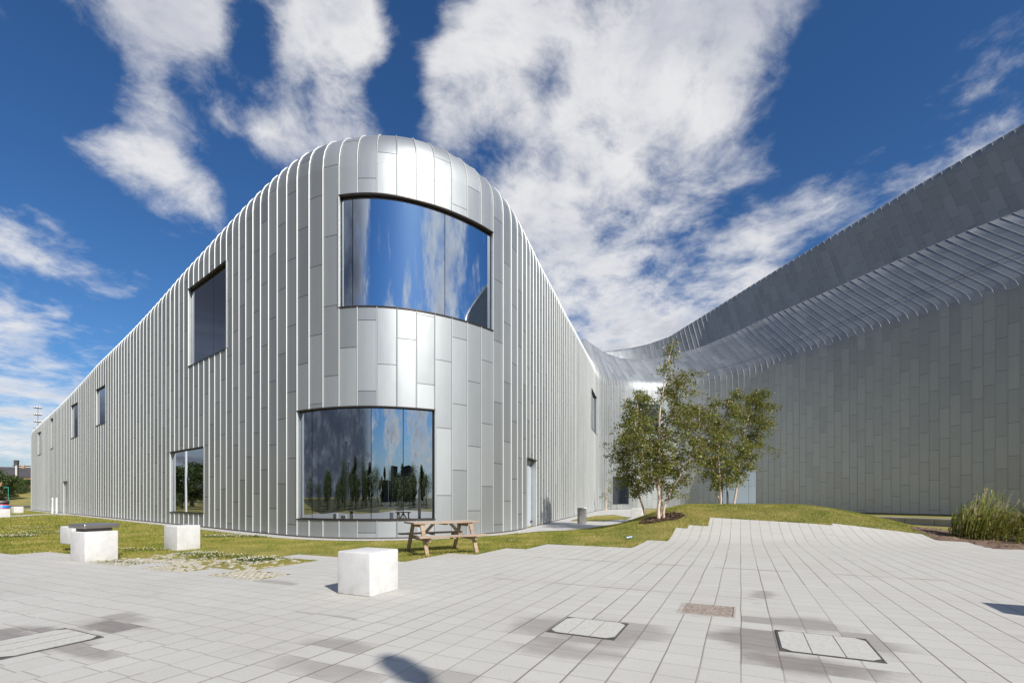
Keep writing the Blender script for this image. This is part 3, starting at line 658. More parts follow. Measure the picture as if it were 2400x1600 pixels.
# ------------------------------------------------------------------ picnic table
mb = None
tb = empty('picnic_table', (-1.78, 12.28, .01), math.radians(31), 'timber picnic table with two fixed benches at the edge of the grass', 'picnic table')
def part(name, boxes, m='wood', par=tb, bev=.006):
    mb = MB()
    for q in boxes:
        if q[0] == 'b': mb.bar(*q[1:])
        else: mb.box(*q)
    return mb.build(name, M[m], par, bevel=bev)
part('tabletop', [((0, -.312 + .125 * k, .765), (1.74, .119, .042)) for k in range(6)])
for s_ in (-1, 1):
    part('bench_seat', [((0, s_ * (.68 + .062 * e), .455), (1.78, .118, .042)) for e in (-1, 1)])
    part('top_rail', [((s_ * .60, 0, .70), (.05, .68, .085))])
    part('bench_rail', [((s_ * .60, 0, .385), (.05, 1.46, .095))])
    for q in (-1, 1): part('leg', [('b', (s_ * .65, q * .30, .742), (s_ * .65, q * .69, 0), .045, .095, (1, 0, 0))])
    part('brace', [('b', (s_ * .58, 0, .37), (s_ * .22, 0, .74), .07, .045, (0, 1, 0))])
part('top_batten', [((0, 0, .725), (.07, .62, .036))])
for s_ in (-1, 1): part('bench_batten', [((0, s_ * .68, .415), (.07, .22, .036))])

# ------------------------------------------------------------------ small fixtures
def rectplate(name, c, lab, kind):
    u0, u1, v0, v1, q = c
    uu = (q[0][0] + q[1][0] + q[2][0] + q[3][0]) / 4; vv = (q[0][1] + q[1][1] + q[2][1] + q[3][1]) / 4
    du = (np.hypot(q[1][0] - q[0][0], q[1][1] - q[0][1]) + np.hypot(q[2][0] - q[3][0], q[2][1] - q[3][1])) / 2
    dv = (np.hypot(q[3][0] - q[0][0], q[3][1] - q[0][1]) + np.hypot(q[2][0] - q[1][0], q[2][1] - q[1][1])) / 2
    x, y = xy_of(uu, vv); t = empty(name, (x, y, .013), -A, lab, 'cover', 'access covers let into the paving')
    L, Wd = du / 2, dv / 2
    if kind == 'slab':
        mb = MB(); cc = .075
        ring = lambda o, z: [(-L + o + cc, -Wd + o, z), (L - o - cc, -Wd + o, z), (L - o, -Wd + o + cc, z), (L - o, Wd - o - cc, z), (L - o - cc, Wd - o, z), (-L + o + cc, Wd - o, z), (-L + o, Wd - o - cc, z), (-L + o, -Wd + o + cc, z)]
        mb.poly([tuple(p) for p in ring(.012, .008)]); o = mb.build('infill_slab', M['cover'], t)
        mb = MB()
        for gx in (-L * .36, L * .30): mb.box((gx, 0, .0095), (.005, 2 * Wd - .03, .003))
        mb.build('slab_joint', M['groove'], t)
        mb = MB()
        for (ax, ay, bx, by) in ((-L, -Wd, L, -Wd), (L, -Wd, L, Wd), (L, Wd, -L, Wd), (-L, Wd, -L, -Wd)):
            along = ax == bx; wd = .014 if along else .006
            mb.box(((ax + bx) / 2, (ay + by) / 2, .003), (wd if along else abs(bx - ax) + .02, abs(by - ay) if along else wd, .008))
        mb.build('frame', M['coverframe'], t)
        for sx in (-1, 1):
            for sy in (-1, 1):
                mb = MB(); mb.poly([(sx * (L - .010), sy * (Wd - .006), .0055), (sx * (L - .095), sy * (Wd - .006), .0055), (sx * (L - .010), sy * (Wd - .095), .0055)])
                mb.build('corner_plate', M['coverframe'], t)
    else:
        mb = MB(); mb.box((0, 0, .002), (2 * L, 2 * Wd, .006)); mb.build('frame', M['cframe'], t)
        mb = MB(); mb.box((.01, 0, .006), (2 * L - .085, 2 * Wd - .075, .004)); mb.build('infill_plate', M['rust'], t)
        mb = MB(); mb.box((L - .03, 0, .0065), (.008, 2 * Wd - .075, .005)); mb.build('gap', M['steel_dark'], t)
M['groove'] = simple('joint_dirt', (.24, .20, .17), .9, 0, .3, 20); M['coverframe'] = simple('worn_cover_frame', (.13, .12, .11), .6, .4, .4, 14)
M['cover'] = simple('cover_granite', (.53, .515, .465), .8, 0, .10, 30, .2); M['cframe'] = simple('stained_frame', (.43, .385, .335), .8, 0, .12, 8)
M['rust'] = simple('rusty_aggregate', (.34, .275, .225), .9, 0, .5, 30, .5)
rectplate('access_cover', c1, 'octagonal slab filled cover in a wet stain left of the small rusty plate', 'slab')
rectplate('access_cover', c2, 'larger slab filled cover with dark frame, nearest the right hand corner', 'slab')
rectplate('access_cover', c3, 'small rectangular rusty brown plate in a tan frame', 'plate')
rectplate('access_cover', c4, 'slab filled cover in a dark stain at the far left of the paving', 'slab')
# steel pillar in the bay
x, y = flat(1365, 1228.5); t = empty('steel_pillar', (x, y + .15, 0), math.radians(12), 'square stainless steel pillar on the path in front of the recessed wall', 'pillar')
mb = MB(); mb.box((0, 0, .43), (.40, .28, .86)); mb.build('shaft', M['steel'], t, bevel=.008)
mb = MB(); mb.box((.203, .0, .40), (.008, .20, .74)); mb.build('side_shade', M['steel_dark'], t)  # dark plate: shade of the pillar's right side put into the colour
# white bollards
M['white'] = simple('white_paint', (.78, .78, .76), .5, 0, .04)
for px, lab in ((123, 'white post with a dark marker, left of the pair by the far door'), (132.5, 'plain white post, right of the pair by the far door')):
    x, y = flat(px, 1203); t = empty('bollard', (x, y, 0), 0, lab, 'bollard', 'white posts by the far door')
    mb = MB(); mb.tube([(0, 0, 0), (0, 0, 1.33), (0, 0, 1.36)], [.06, .06, .035], 12); mb.build('post', M['white'], t, True)
    if px < 130:
        for z in (.95, 1.1, .7): mb = MB(); mb.box((.01, -.055, z), (.07, .03, .06)); mb.build('marker', M['steel_dark'], t)
# litter bin with printed wrap
def printmat():
    m, t, b, _ = mat('bin_print'); co = t.n('ShaderNodeTexCoord').outputs['Object']; z = t.sep(co)[2]
    n = t.math('ADD', t.math('MULTIPLY', z, .8), t.math('MULTIPLY', t.noise(co, 2.5, 2), .25))
    c = t.ramp(n, [(0, (.01, .01, .012)), (.30, (.02, .25, .08)), (.36, (.01, .01, .012)), (.45, (.5, .04, .03)), (.55, (.02, .18, .55)), (.66, (.02, .3, .7)), (.74, (.6, .07, .04)), (.82, (.012, .012, .014))])
    c.node.color_ramp.interpolation = 'CONSTANT'; setin(t, b, Base_Color=c, Roughness=.4); return m
M['print'] = printmat()
x, y = flat(4, 1207); t = empty('litter_bin', (x, y, 0), .3, 'black litter bin with a bright red and blue print at the far left', 'litter bin')
mb = MB(); mb.tube([(0, 0, 0), (0, 0, .05), (0, 0, 1.0)], [.32, .36, .42], 20); mb.build('body', M['print'], t, True)
mb = MB(); mb.tube([(0, 0, 1.0), (0, 0, 1.04), (0, 0, 1.16)], [.44, .45, .40], 20); mb.build('lid', M['steel_dark'], t, True)
# bottle
x, y = 3.71, 15.69; M['pet'] = simple('clear_blue_plastic', (.38, .50, .58), .15, 0, .2); M['cap'] = simple('blue_cap', (.05, .2, .45), .4)
bot = empty('water_bottle', (x, y, float(H(x, y)) + .07), .5, 'crushed pale blue plastic bottle lying on the grass beside the paving steps', 'bottle')
mb = MB(); mb.tube([(0, 0, 0), (.01, 0, 0), (.08, 0, .01), (.15, 0, .02), (.21, 0, .025), (.25, 0, .03)], [.022, .032, .028, .033, .03, .014], 12); mb.build('body', M['pet'], bot, True)
mb = MB(); mb.tube([(.25, 0, .03), (.275, 0, .033)], .016, 10); mb.build('cap', M['cap'], bot, True)
# retaining wall
(xa, ya), (xb, yb) = (18.6, 30.0), (21.2, 22.4); M['conc'] = simple('grey_stone', (.32, .31, .31), .8, 0, .15, 4, .2)
t = empty('retaining_wall', (xa, ya, 0), 0, 'low grey stone wall with a pale coping between mound and reeds', 'wall')
d = Vector((xb - xa, yb - ya, 0)); Lw = d.length; d.normalize(); n_ = Vector((d.y, -d.x, 0))
t.rotation_euler = (0, 0, math.atan2(d.y, d.x)); mb = MB()
for k in range(6):
    s_ = Lw / 6; mb.box((s_ * (k + .5), 0, .14), (s_ - .02, .26, .28))
    mb.box((s_ * (k + .5), .0, -.09), (s_ - .01, .24, .17))
mb.build('stone_course', M['conc'], t, bevel=.008)
mb = MB(); mb.box((Lw / 2, 0, .325), (Lw + .05, .30, .08)); mb.build('coping', M['path'], t, bevel=.01)
# fallen stick
mb = MB(); p0 = Vector((*flat(2328, 1270), .12)); p1 = Vector((*flat(2382, 1264), .22)); mb.tube([p0, (p0 + p1) / 2 + Vector((0, 0, .02)), p1], [.012, .01, .007], 6)
tag(mb.build('fallen_stick', M['plume'], smooth=True), 'pale dry stick lying across the soil bed in front of the reeds', 'stick')

# ------------------------------------------------------------------ reeds
def reeds(loc, n, hh, spread, lean, lab, pl=12):
    x0, y0 = loc; z0 = float(H(x0, y0)); t = empty('reed_clump', (x0, y0, z0), 0, lab, 'reeds', 'reed clumps on the soil bed')
    V, Fc = [], []; PV, PF = [], []
    for i in range(n):
        r = spread * math.sqrt(rng.random()) * .55; a = rng.uniform(0, 6.28); bx, by = r * math.cos(a), r * math.sin(a) * .8
        h = hh * rng.uniform(.45, 1.0) * (1.08 - .62 * (r / (spread * .55)) ** 1.6); dx, dy = bx * .45 / spread + lean * rng.uniform(.3, 1), by * .3 / spread + rng.normal(0, .08)
        stem = [(bx + dx * h * k * k * .6, by + dy * h * k * k * .6, h * k) for k in np.linspace(0, 1, 5)]
        for q in range(rng.integers(6, 10)):
            k = rng.uniform(.12, .98); j = min(int(k * 4), 3); fr = k * 4 - j; p = np.array(stem[j]) * (1 - fr) + np.array(stem[j + 1]) * fr
            al = rng.uniform(0, 6.28); L = rng.uniform(.28, .62) * (hh / 1.5); w = rng.uniform(.007, .017)
            o = np.array([math.cos(al) + lean * 1.6, math.sin(al) * .9, rng.uniform(-.15, .9)]); o /= np.linalg.norm(o)
            sd = np.cross(o, (0, 0, 1)); sd /= np.linalg.norm(sd) + 1e-6
            p1 = p + o * L * .55; p2 = p + o * L + np.array([lean * .05, 0, -.34 * L])
            b = len(V); V += [p - sd * w * .6, p + sd * w * .6, p1 + sd * w, p1 - sd * w, p2]; Fc += [(b, b + 1, b + 2, b + 3), (b + 3, b + 2, b + 4, b + 4)]
        st = np.array(stem); b = len(V); ww = .005
        for p in st: V += [p - (ww, 0, 0), p + (ww, 0, 0)]
        for k in range(4): Fc.append((b + 2 * k, b + 2 * k + 1, b + 2 * k + 3, b + 2 * k + 2))
        if i < pl:
            tip = st[-1]
            for q in range(26):
                o = np.array([lean * .9 + rng.normal(0, .28), rng.normal(0, .25), rng.uniform(.1, .9)]) * .13; s_ = tip + np.array([lean * .1, 0, .12]) * rng.random()
                b2 = len(PV); PV += [s_ + (-.005, 0, 0), s_ + (.005, 0, 0), s_ + o]; PF.append((b2, b2 + 1, b2 + 2))
    me = bpy.data.meshes.new('foliage'); me.from_pydata([tuple(p) for p in V], [], [tuple(dict.fromkeys(q)) for q in Fc]); me.materials.append(M['reed']); link(bpy.data.objects.new('foliage', me), t)
    me = bpy.data.meshes.new('plume'); me.from_pydata([tuple(p) for p in PV], [], PF); me.materials.append(M['plume']); tag(link(bpy.data.objects.new('plume', me), t), kind='stuff')
reeds((15.0, 15.5), 290, 1.62, 1.5, .75, 'wind blown reed clump nearest the end of the low stone wall', 26)
reeds((16.3, 14.9), 220, 1.8, 1.1, .5, 'tall tan plumed reed clump cut by the right edge of the view', 36)
reeds((15.1, 14.25), 40, .55, .3, .1, 'small pale straw coloured tuft in front of the reed clumps', 0)

# ------------------------------------------------------------------ birches
def path3(pts, depth): return [Vector(((px - CX) / F * d, d, CAMH + (HY - y) / F * d)) for (px, y), d in zip(pts, depth if hasattr(depth, '__len__') else [depth] * len(pts))]
def birch(stems, env, nb, leafn, lab, rad=.075, wind=.25, ls=.07, dens=1.0):
    base = stems[0][0].copy(); t = empty('birch_tree', base, 0, lab, 'tree', 'young birches on the mound')
    mb = MB(); twigs = []
    ez = [e[0] for e in env]; er = [e[1] for e in env]
    for si, st in enumerate(stems):
        pts = [p - base for p in st]; L = len(pts); fine = []
        for i in range(L - 1):
            for k in range(4): fine.append(pts[i].lerp(pts[i + 1], k / 4) + Vector((rng.normal(0, .012), rng.normal(0, .012), 0)))
        fine.append(pts[-1]); n = len(fine); r0 = rad * (1 if si == 0 else .72)
        mb.tube(fine, [r0 * (1 - .93 * (i / (n - 1)) ** .8) + .004 for i in range(n)], 9)
        zb, zt = fine[0].z, fine[-1].z
        for b in range(nb):
            k = (b + rng.random()) / nb; k = .20 + .80 * k; q = k * (n - 1); j = min(int(q), n - 2); p = fine[j].lerp(fine[j + 1], q - j)
            R = float(np.interp(p.z + base.z, ez, er)) * rng.uniform(.5, 1.08)
            if R < .06: continue
            az = rng.uniform(0, 6.28); up = rng.uniform(.35, .95)
            o = Vector((math.cos(az) + wind * .6, math.sin(az), up)).normalized()
            bp = [p]; m = 7
            for q2 in range(1, m + 1):
                s_ = q2 / m; droop = -.9 * R * s_ ** 2.2 * .55
                bp.append(p + Vector((o.x * R * s_ + wind * R * .35 * s_ * s_, o.y * R * s_, o.z * R * s_ * .9 + droop)) + Vector((rng.normal(0, .03), rng.normal(0, .03), rng.normal(0, .03))) * R * .5)
            k0_ = len(mb.uv); mb.tube(bp, [max(.003, .013 * min(R, 1.6) * (1 - .85 * i / m)) for i in range(m + 1)], 5, cap=False)
            mb.uv[k0_:] = [(0, 1000)] * (len(mb.uv) - k0_)
            twigs.append((bp, R))
            for sb in range(int(3 + R * 3)):
                q2 = rng.uniform(.3, 1) * m; j2 = min(int(q2), m - 1); p2 = bp[j2].lerp(bp[j2 + 1], q2 - j2)
                L2 = R * rng.uniform(.18, .42); o2 = Vector((rng.normal(wind, .7), rng.normal(0, .7), rng.normal(-.05, .45))); o2.normalize()
                sp = [p2, p2 + o2 * L2 * .5, p2 + o2 * L2 + Vector((wind * .1, 0, -.25 * L2))]
                k0_ = len(mb.uv); mb.tube(sp, [.005, .004, .002], 3, cap=False); mb.uv[k0_:] = [(0, 1000)] * (len(mb.uv) - k0_); twigs.append((sp, L2 * 1.3))
    mb.build('trunk', M['bark'], t, True)
    tot = sum(R for _, R in twigs); Cs = []
    for bp, R in twigs:
        n = int(leafn * R / tot) + 1; m = len(bp) - 1
        q = rng.uniform(.22, 1.0, n) ** .8 * m; j = np.minimum(q.astype(int), m - 1); fr = (q - j)[:, None]
        B = np.array([tuple(p) for p in bp]); c = B[j] * (1 - fr) + B[j + 1] * fr
        Cs.append(c + rng.normal(0, .07, (n, 3)) + np.array([0, 0, -.03]))
    c = np.vstack(Cs); n = len(c)
    a = rng.normal(0, 1, (n, 3)); a[:, 2] -= .6; a /= np.linalg.norm(a, axis=1)[:, None]; b = np.cross(a, rng.normal(0, 1, (n, 3))); b /= np.linalg.norm(b, axis=1)[:, None] + 1e-9
    s_ = (ls * rng.uniform(.6, 1.25, n))[:, None]
    v = np.stack([c, c + a * s_ * .45 + b * s_ * .42, c + a * s_ * 1.15, c + a * s_ * .45 - b * s_ * .42], 1)
    npmesh('crown', v.reshape(-1, 3), np.arange(4 * n).reshape(n, 4), M['leaf'], t)
    return t
D = 18.7; zz = lambda y, d: CAMH + (HY - y) / F * d
m2 = lambda w, d: w / F * d
birch([path3([(1544, 1221), (1543.5, 1117), (1545, 1050), (1546, 970), (1558, 890), (1570, 830), (1578, 792)], D),
       path3([(1549, 1217), (1552, 1150), (1556, 1075), (1562, 1000), (1580, 930), (1605, 880)], D + .3),
       path3([(1553, 1219), (1558, 1185), (1571, 1150), (1592, 1118), (1609, 1085), (1628, 1040), (1640, 990), (1638, 950)], D - .1),
       path3([(1546, 1160), (1528, 1110), (1512, 1060), (1500, 1000)], D + .1)],
      [(zz(1180, D), .1), (zz(1140, D), .9), (zz(1060, D), 1.35), (zz(970, D), 1.35), (zz(900, D), 1.1), (zz(850, D), .65), (zz(815, D), .3), (zz(785, D), .1)],
      60, 15000, 'tall multi stemmed birch in the mulched pit at the edge of the paving', .062)
D = 21.2
birch([path3([(1513.5, 1209), (1503, 1175), (1493, 1144), (1490, 1110), (1489, 1060), (1492, 1000), (1497, 950), (1500, 918)], D)],
      [(zz(1170, D), .25), (zz(1140, D), .95), (zz(1060, D), 1.5), (zz(1000, D), 1.35), (zz(940, D), .8), (zz(910, D), .25)], 90, 10500, 'smaller birch leaning left, left of the tall multi stemmed birch', .05, .05)
D = 22.6
birch([path3([(1691, 1190), (1688, 1150), (1685, 1103), (1684, 1050), (1692, 990), (1708, 940), (1728, 915)], D),
       path3([(1690, 1180), (1675, 1140), (1660, 1080), (1652, 1010), (1650, 950)], D + .4)],
      [(zz(1170, D), .3), (zz(1120, D), .95), (zz(1040, D), 1.2), (zz(960, D), 1.1), (zz(920, D), .4)], 66, 11500, 'dense leafed birch on the mound between the tall birch and the wind blown one', .052, .3)
D = 23.2
birch([path3([(1720, 1190), (1726, 1140), (1732, 1097), (1739, 1056), (1748, 1000), (1762, 950), (1785, 920)], D)],
      [(zz(1140, D), .1), (zz(1110, D), .6), (zz(1050, D), 1.35), (zz(980, D), 1.3), (zz(930, D), .85), (zz(905, D), .3)], 90, 8500, 'rightmost birch on the mound, its crown blown to the right', .055, .5)
D = 46.0
birch([path3([(1420.5, 1198), (1421, 1175), (1421.5, 1150), (1424, 1120)], D)], [(zz(1175, D), .6), (zz(1150, D), 1.2), (zz(1120, D), 1.0)], 9, 260, 'thin sapling with drooping bare twigs in the corner of the bay', .07, .3, .09)

# ------------------------------------------------------------------ broad trees (left background and the far side of the plaza)
def broad(h, r, n, seed, bot=.18):
    g = np.random.default_rng(seed); mb = MB(); mb.tube([(0, 0, -.2), (0, 0, h * .3), (.1, .1, h * .75)], [.035 * h, .026 * h, .008 * h], 8)
    cl = []
    for i in range(26):
        a = g.uniform(0, 6.28); k = g.random(); z = h * (bot + (1 - bot) * k); rr_ = r * math.sin(math.pi * (.12 + .82 * k)) ** .7 * math.sqrt(g.random()); cl.append((rr_ * math.cos(a), rr_ * math.sin(a), min(z, h * .93), r * g.uniform(.28, .5)))
        mb.tube([(0, 0, z * .55), (cl[-1][0] * .9, cl[-1][1] * .9, z)], [.008 * h, .003 * h], 5, cap=False)
    tm = mb.build('trunk', M['bark_dark']); C.objects.unlink(tm)
    cl = np.array(cl); i = g.integers(0, len(cl), n); d = g.normal(0, 1, (n, 3)); d /= np.linalg.norm(d, axis=1)[:, None]
    c = cl[i, :3] + d * (cl[i, 3] * g.random(n) ** .33)[:, None] * np.array([1, 1, .8])
    a = g.normal(0, 1, (n, 3)); a /= np.linalg.norm(a, axis=1)[:, None]; b = np.cross(a, g.normal(0, 1, (n, 3))); b /= np.linalg.norm(b, axis=1)[:, None]
    s_ = (h * .022 * g.uniform(.6, 1.3, n))[:, None]
    v = np.stack([c - a * s_, c + b * s_ * .7, c + a * s_, c - b * s_ * .7], 1)
    cr = npmesh('crown', v.reshape(-1, 3), np.arange(4 * n).reshape(n, 4), M['leaf2']); C.objects.unlink(cr)
    return tm.data, cr.data
TP = [broad(8, 3.2, 5200, 3), broad(7, 2.6, 4200, 5), broad(3.2, 2.6, 3200, 9, .05)]
def tree(kind, x, y, s_, lab, name='broadleaf_tree', cat='tree', grp='trees round the plaza', z=0.0, sz=None):
    t = empty(name, (x, y, z), rng.uniform(0, 6), lab, cat, grp); t.scale = (s_, s_, sz or s_)
    link(bpy.data.objects.new('trunk', TP[kind][0]), t); link(bpy.data.objects.new('crown', TP[kind][1]), t); return t
def at(px, d): return ((px - CX) / F * d, d)
x, y = at(-2, 92); tree(0, x, y, .80, 'dark rounded tree at the left edge of the view beyond the lawn')
x, y = at(17, 98); tree(1, x, y, .60, 'lighter tree just right of the dark tree at the far left')
x, y = at(40, 132); tree(1, x, y, .95, 'loose thin tree in front of the dark roofed house')
x, y = at(66, 128); tree(1, x, y, .85, 'pale green tree tucked against the end of the zinc wall')
for k, (px, s_, lab) in enumerate([(12, .9, 'leftmost dark shrub on the far bank'), (44, 1.0, 'middle dark shrub on the far bank'), (60, 1.1, 'broad shrub on the far bank beside the zinc wall')]):
    x, y = at(px, 104); tree(2, x, y, s_, lab, 'shrub', 'shrub', 'shrubs on the far bank', 1.1, s_ * .8)
# far bank, road, houses
mb = MB(); xs = np.linspace(-260, -60, 41)
def hz(x, y): return 2.6 * float(ss(84, 112, y)) + .4 * math.sin(x * .05)*float(ss(90, 112, y))
ysb = np.linspace(82, 260, 24)
for i in range(40):
    for j in range(23):
        q = [(xs[i], ysb[j]), (xs[i + 1], ysb[j]), (xs[i + 1], ysb[j + 1]), (xs[i], ysb[j + 1])]; mb.quad(*[(a_, b2, hz(a_, b2) + .02) for a_, b2 in q])
tag(mb.build('grass_bank', M['lawn'], weld=True, smooth=True), kind='structure')
M['asphalt'] = simple('asphalt', (.10, .095, .095), .9, 0, .15, .5)
mb = MB(); mb.quad((-260, 66, .03), (-58, 66, .03), (-58, 79, .03), (-260, 79, .03)); tag(mb.build('road', M['asphalt']), kind='structure')
M['brick'] = simple('sandstone', (.36, .23, .13), .9, 0, .2, .6); M['slate'] = simple('slate', (.06, .055, .06), .8, 0, .2, .4); M['render'] = simple('pale_render', (.56, .53, .50), .8, 0, .06, .3); M['pane'] = simple('far_pane', (.06, .065, .075), .3)
def house(x, y, w, dpt, h, rz, lab, wall, roofh=0, rows_=2, cols=6, chim=(), name='house', cat='house', zb=0):
    t = empty(name, (x, y, zb), rz, lab, cat); mb = MB(); mb.box((0, 0, h / 2), (w, dpt, h)); mb.build('wall', M[wall], t)
    if roofh:
        mb = MB(); a, b2 = w / 2 + .4, dpt / 2 + .4
        mb.quad((-a, -b2, h), (a, -b2, h), (a * .9, 0, h + roofh), (-a * .9, 0, h + roofh)); mb.quad((a, b2, h), (-a, b2, h), (-a * .9, 0, h + roofh), (a * .9, 0, h + roofh))
        mb.poly([(-a, -b2, h), (-a * .9, 0, h + roofh), (-a, b2, h)]); mb.poly([(a, -b2, h), (a, b2, h), (a * .9, 0, h + roofh)]); rf_ = mb.build('roof', M['slate'], t)
        for cx, ch in chim:
            mb = MB(); mb.box((cx, 0, h + roofh), (1.0, .9, ch)); mb.build('chimney', M['brick'], rf_)
    else:
        mb = MB(); mb.box((0, 0, h + .2), (w + .4, dpt + .4, .4)); mb.build('roof', M['slate'], t)
    fh = h / rows_
    for r in range(rows_):
        for c_ in range(cols):
            mb = MB(); mb.box((-w / 2 + (c_ + .5) * w / cols, -dpt / 2 - .01, fh * (r + .55)), (w / cols * .5, .08, fh * .5)); mb.build('window', M['pane'], t)
    return t
hx, hy = at(20, 185); house(hx, hy, 26, 10, 6.4, .55, 'long sandstone house with a dark slate roof on the left skyline', 'brick', 4.0, 2, 8, ((-6, 1.6), (4, 1.6)), zb=2.6)
hx, hy = at(38.5, 170); t = empty('chimney_tower', (hx, hy, 4.0), .4, 'slim tower with a dark cap rising behind the slate roof', 'tower'); t.scale = (.62, .62, .78)
mb = MB(); mb.box((0, 0, 5.5), (.8, .8, 11)); mb.build('shaft', M['render'], t)
for s_ in (-1, 1):
    mb = MB(); mb.box((s_ * .62, 0, 5.6), (.4, .9, 11.2)); mb.build('pier', M['slate'], t)
mb = MB(); mb.box((0, 0, 12.2), (1.7, 1.7, 1.9)); mb.box((0, 0, 13.25), (1.9, 1.9, .25)); mb.build('cap', M['slate'], t)
hx, hy = at(68, 240); house(hx, hy, 9, 8, 16.5, .5, 'white slab block with window bands just left of the zinc wall', 'render', 0, 5, 3, name='office_block', cat='building')
# floodlight mast
M['lamp'] = simple('lamp_shell', (.55, .55, .55), .35, .6); hx, hy = at(89, 118)
t = empty('floodlight_mast', (hx, hy, 0), .7, 'tall floodlight mast with tiers of round lamps above the far end of the roof', 'mast'); t.scale = (.78, .78, 1)
mb = MB(); mb.tube([(0, 0, 0), (0, 0, 23.6)], [.18, .06], 8); mb.build('pole', M['steel'], t, True)
for z, n in ((23.3, 5), (21.6, 4), (19.9, 4), (18.4, 4)):
    mb = MB(); mb.bar((-.7, 0, z - .1), (.7, 0, z - .1), .06, .06); mb.build('crossarm', M['steel'], t)
    for k in range(n):
        xx = -.7 + 1.4 * k / (n - 1); mb = MB(); mb.tube([(xx, .1, z + .1), (xx, -.05, z + .05), (xx, -.28, z - .05)], [.08, .2, .27], 10); mb.build('floodlight', M['lamp'], t, True)
# green sign on a post
M['green'] = simple('green_sign', (.03, .28, .20), .5); hx, hy = at(19.5, 78); t = empty('sign_post', (hx, hy, 0), 0, 'green finger sign on a thin post on the far grass', 'sign')
mb = MB(); mb.tube([(0, 0, 0), (0, 0, 3.1)], .035, 8); mb.build('post', M['green'], t, True)
mb = MB(); mb.box((-.35, 0, 3.0), (.75, .05, .16)); mb.build('sign_blade', M['green'], t)

# ------------------------------------------------------------------ what stands behind the photographer (seen in the curved glass and by its shadow)
def lamp(x, y, h, lab, rz=0):
    t = empty('lamp_column', (x, y, 0), rz, lab, 'lamp column', 'white lamp columns')
    mb = MB(); mb.tube([(0, 0, 0), (0, 0, h * .94)], [.085, .08], 14); mb.build('column', M['white'], t, True)
    mb = MB(); mb.tube([(0, 0, h * .94), (0, 0, h * .945), (0, 0, h * .985), (0, 0, h)], [.085, .14, .14, .07], 14); mb.build('lamp_head', M['steel'], t, True); return t
cs = Vector((math.sin(SUN_TH), -math.cos(SUN_TH))) / math.tan(SUN_EL); tip = Vector((-1.10, 4.24)); hL = 9.0
lamp(tip.x + cs.x * hL, tip.y + cs.y * hL, hL, 'white lamp column behind the viewpoint whose shadow tip falls on the paving')
lamp(-35.6, 31.4, 6.2, 'white lamp column mirrored in the square ground floor window'); lamp(1.5, -22, 9, 'lamp column mirrored near the middle of the lower curved window'); lamp(17, -26, 8, 'lamp column mirrored at the right of the lower curved window')
hS = 2.0; ex = Vector((6.2, 6.42)) + cs * hS
t = empty('shadow_prism', (ex.x, ex.y, 0), math.atan2(-.2, .39), 'grey steel cabinet added unseen outside the right edge to cast the shadow on the paving', 'prism')  # unseen box, added only to throw its shadow onto the paving
mb = MB(); mb.box((.35, -.34, .98), (.7, .68, 1.96)); mb.build('body', M['steel'], t, bevel=.01); mb = MB(); mb.box((.35, -.34, 1.985), (.7, .68, .03)); mb.build('lid', M['steel_dark'], t)
k = 0
for (x, y, s_, kd) in [(-62, -12, 1.1, 0), (-52, -26, 1.0, 1), (-44, -38, 1.2, 0), (-30, -52, 1.1, 0), (-16, -50, .9, 1), (-4, -56, 1.0, 0), (10, -54, .95, 1), (22, -58, 1.2, 0), (30, -50, 1.1, 1), (40, -46, 1.2, 0), (52, -40, 1.3, 0), (62, -28, 1.2, 1),
                      (-62, 33, .75, 0), (-54, 37, .6, 1), (-70, 44, .8, 0), (-60, 27, .7, 1), (-72, 25, .8, 0), (-66, 52, .7, 1), (-57, 40, .55, 2), (-52, 35, .6, 2), (-48, 38, .5, 2), (-63, 38, .6, 1), (-75, 36, .9, 0), (-80, 50, .9, 1), (-58, 47, .7, 0), (-37, -44, 1.0, 1), (46, -52, 1.3, 1)]:
    tree(kd, x, y, s_ * (1.25 if y < 0 else 1), 'broad tree in the row behind the viewpoint, mirrored in the glass', sz=s_ * (.62 if y < 0 else 1))
for k in range(26):
    az = math.radians(-112 + k * 9.3 + rng.normal(0, 2)); dd = rng.uniform(34, 50); x, y = dd * math.sin(math.pi + az), dd * math.cos(math.pi + az) - 2
    if y > -12: continue
    tree(2 if k % 3 else 1, x, y, rng.uniform(1.3, 1.9) if k % 3 else .9, 'bushy shrub in the planting behind the viewpoint, mirrored in the glass', 'shrub', 'shrub', 'shrubs behind the viewpoint')
for x, y in ((-36, 2), (-34, -5), (-38, -9), (-40, 6), (-33, -12), (-44, -2), (-30, -16), (-27, -20), (-42, -14), (-47, 10), (12, -24), (20, -22), (27, -26)):
    tree(2, x, y, rng.uniform(.8, 1.3), 'bushy shrub in the planting behind the viewpoint, mirrored in the glass', 'shrub', 'shrub', 'shrubs behind the viewpoint')
M['meadow'] = simple('rough_meadow', (.075, .07, .022), .95, 0, .4, .6)
mb = MB()
for (x0, x1, y0, y1) in ((-420, -31, -420, 8), (-31, -6, -420, -13.5), (-6, 7, -420, -26), (7, 420, -420, -16)): mb.quad((x0, y0, .03), (x1, y0, .03), (x1, y1, .03), (x0, y1, .03))
tag(mb.build('meadow', M['meadow']), kind='structure')
def tower(x, y, w, d_, h, rz, lab, m='slate'): return house(x, y, w, d_, h, rz, lab, m, 0, max(2, int(h / 5)), 4, name='tower_block', cat='tower block')
M['darkb'] = simple('dark_block', (.07, .075, .085), .6, 0, .2, .2)
t = tower(-205, -200, 12, 12, 34, .6, 'tall grey tower block mirrored left of centre in the lower window', 'render'); tower(-196, -212, 10, 10, 22, .6, 'shorter tower block beside the tall grey one', 'render')
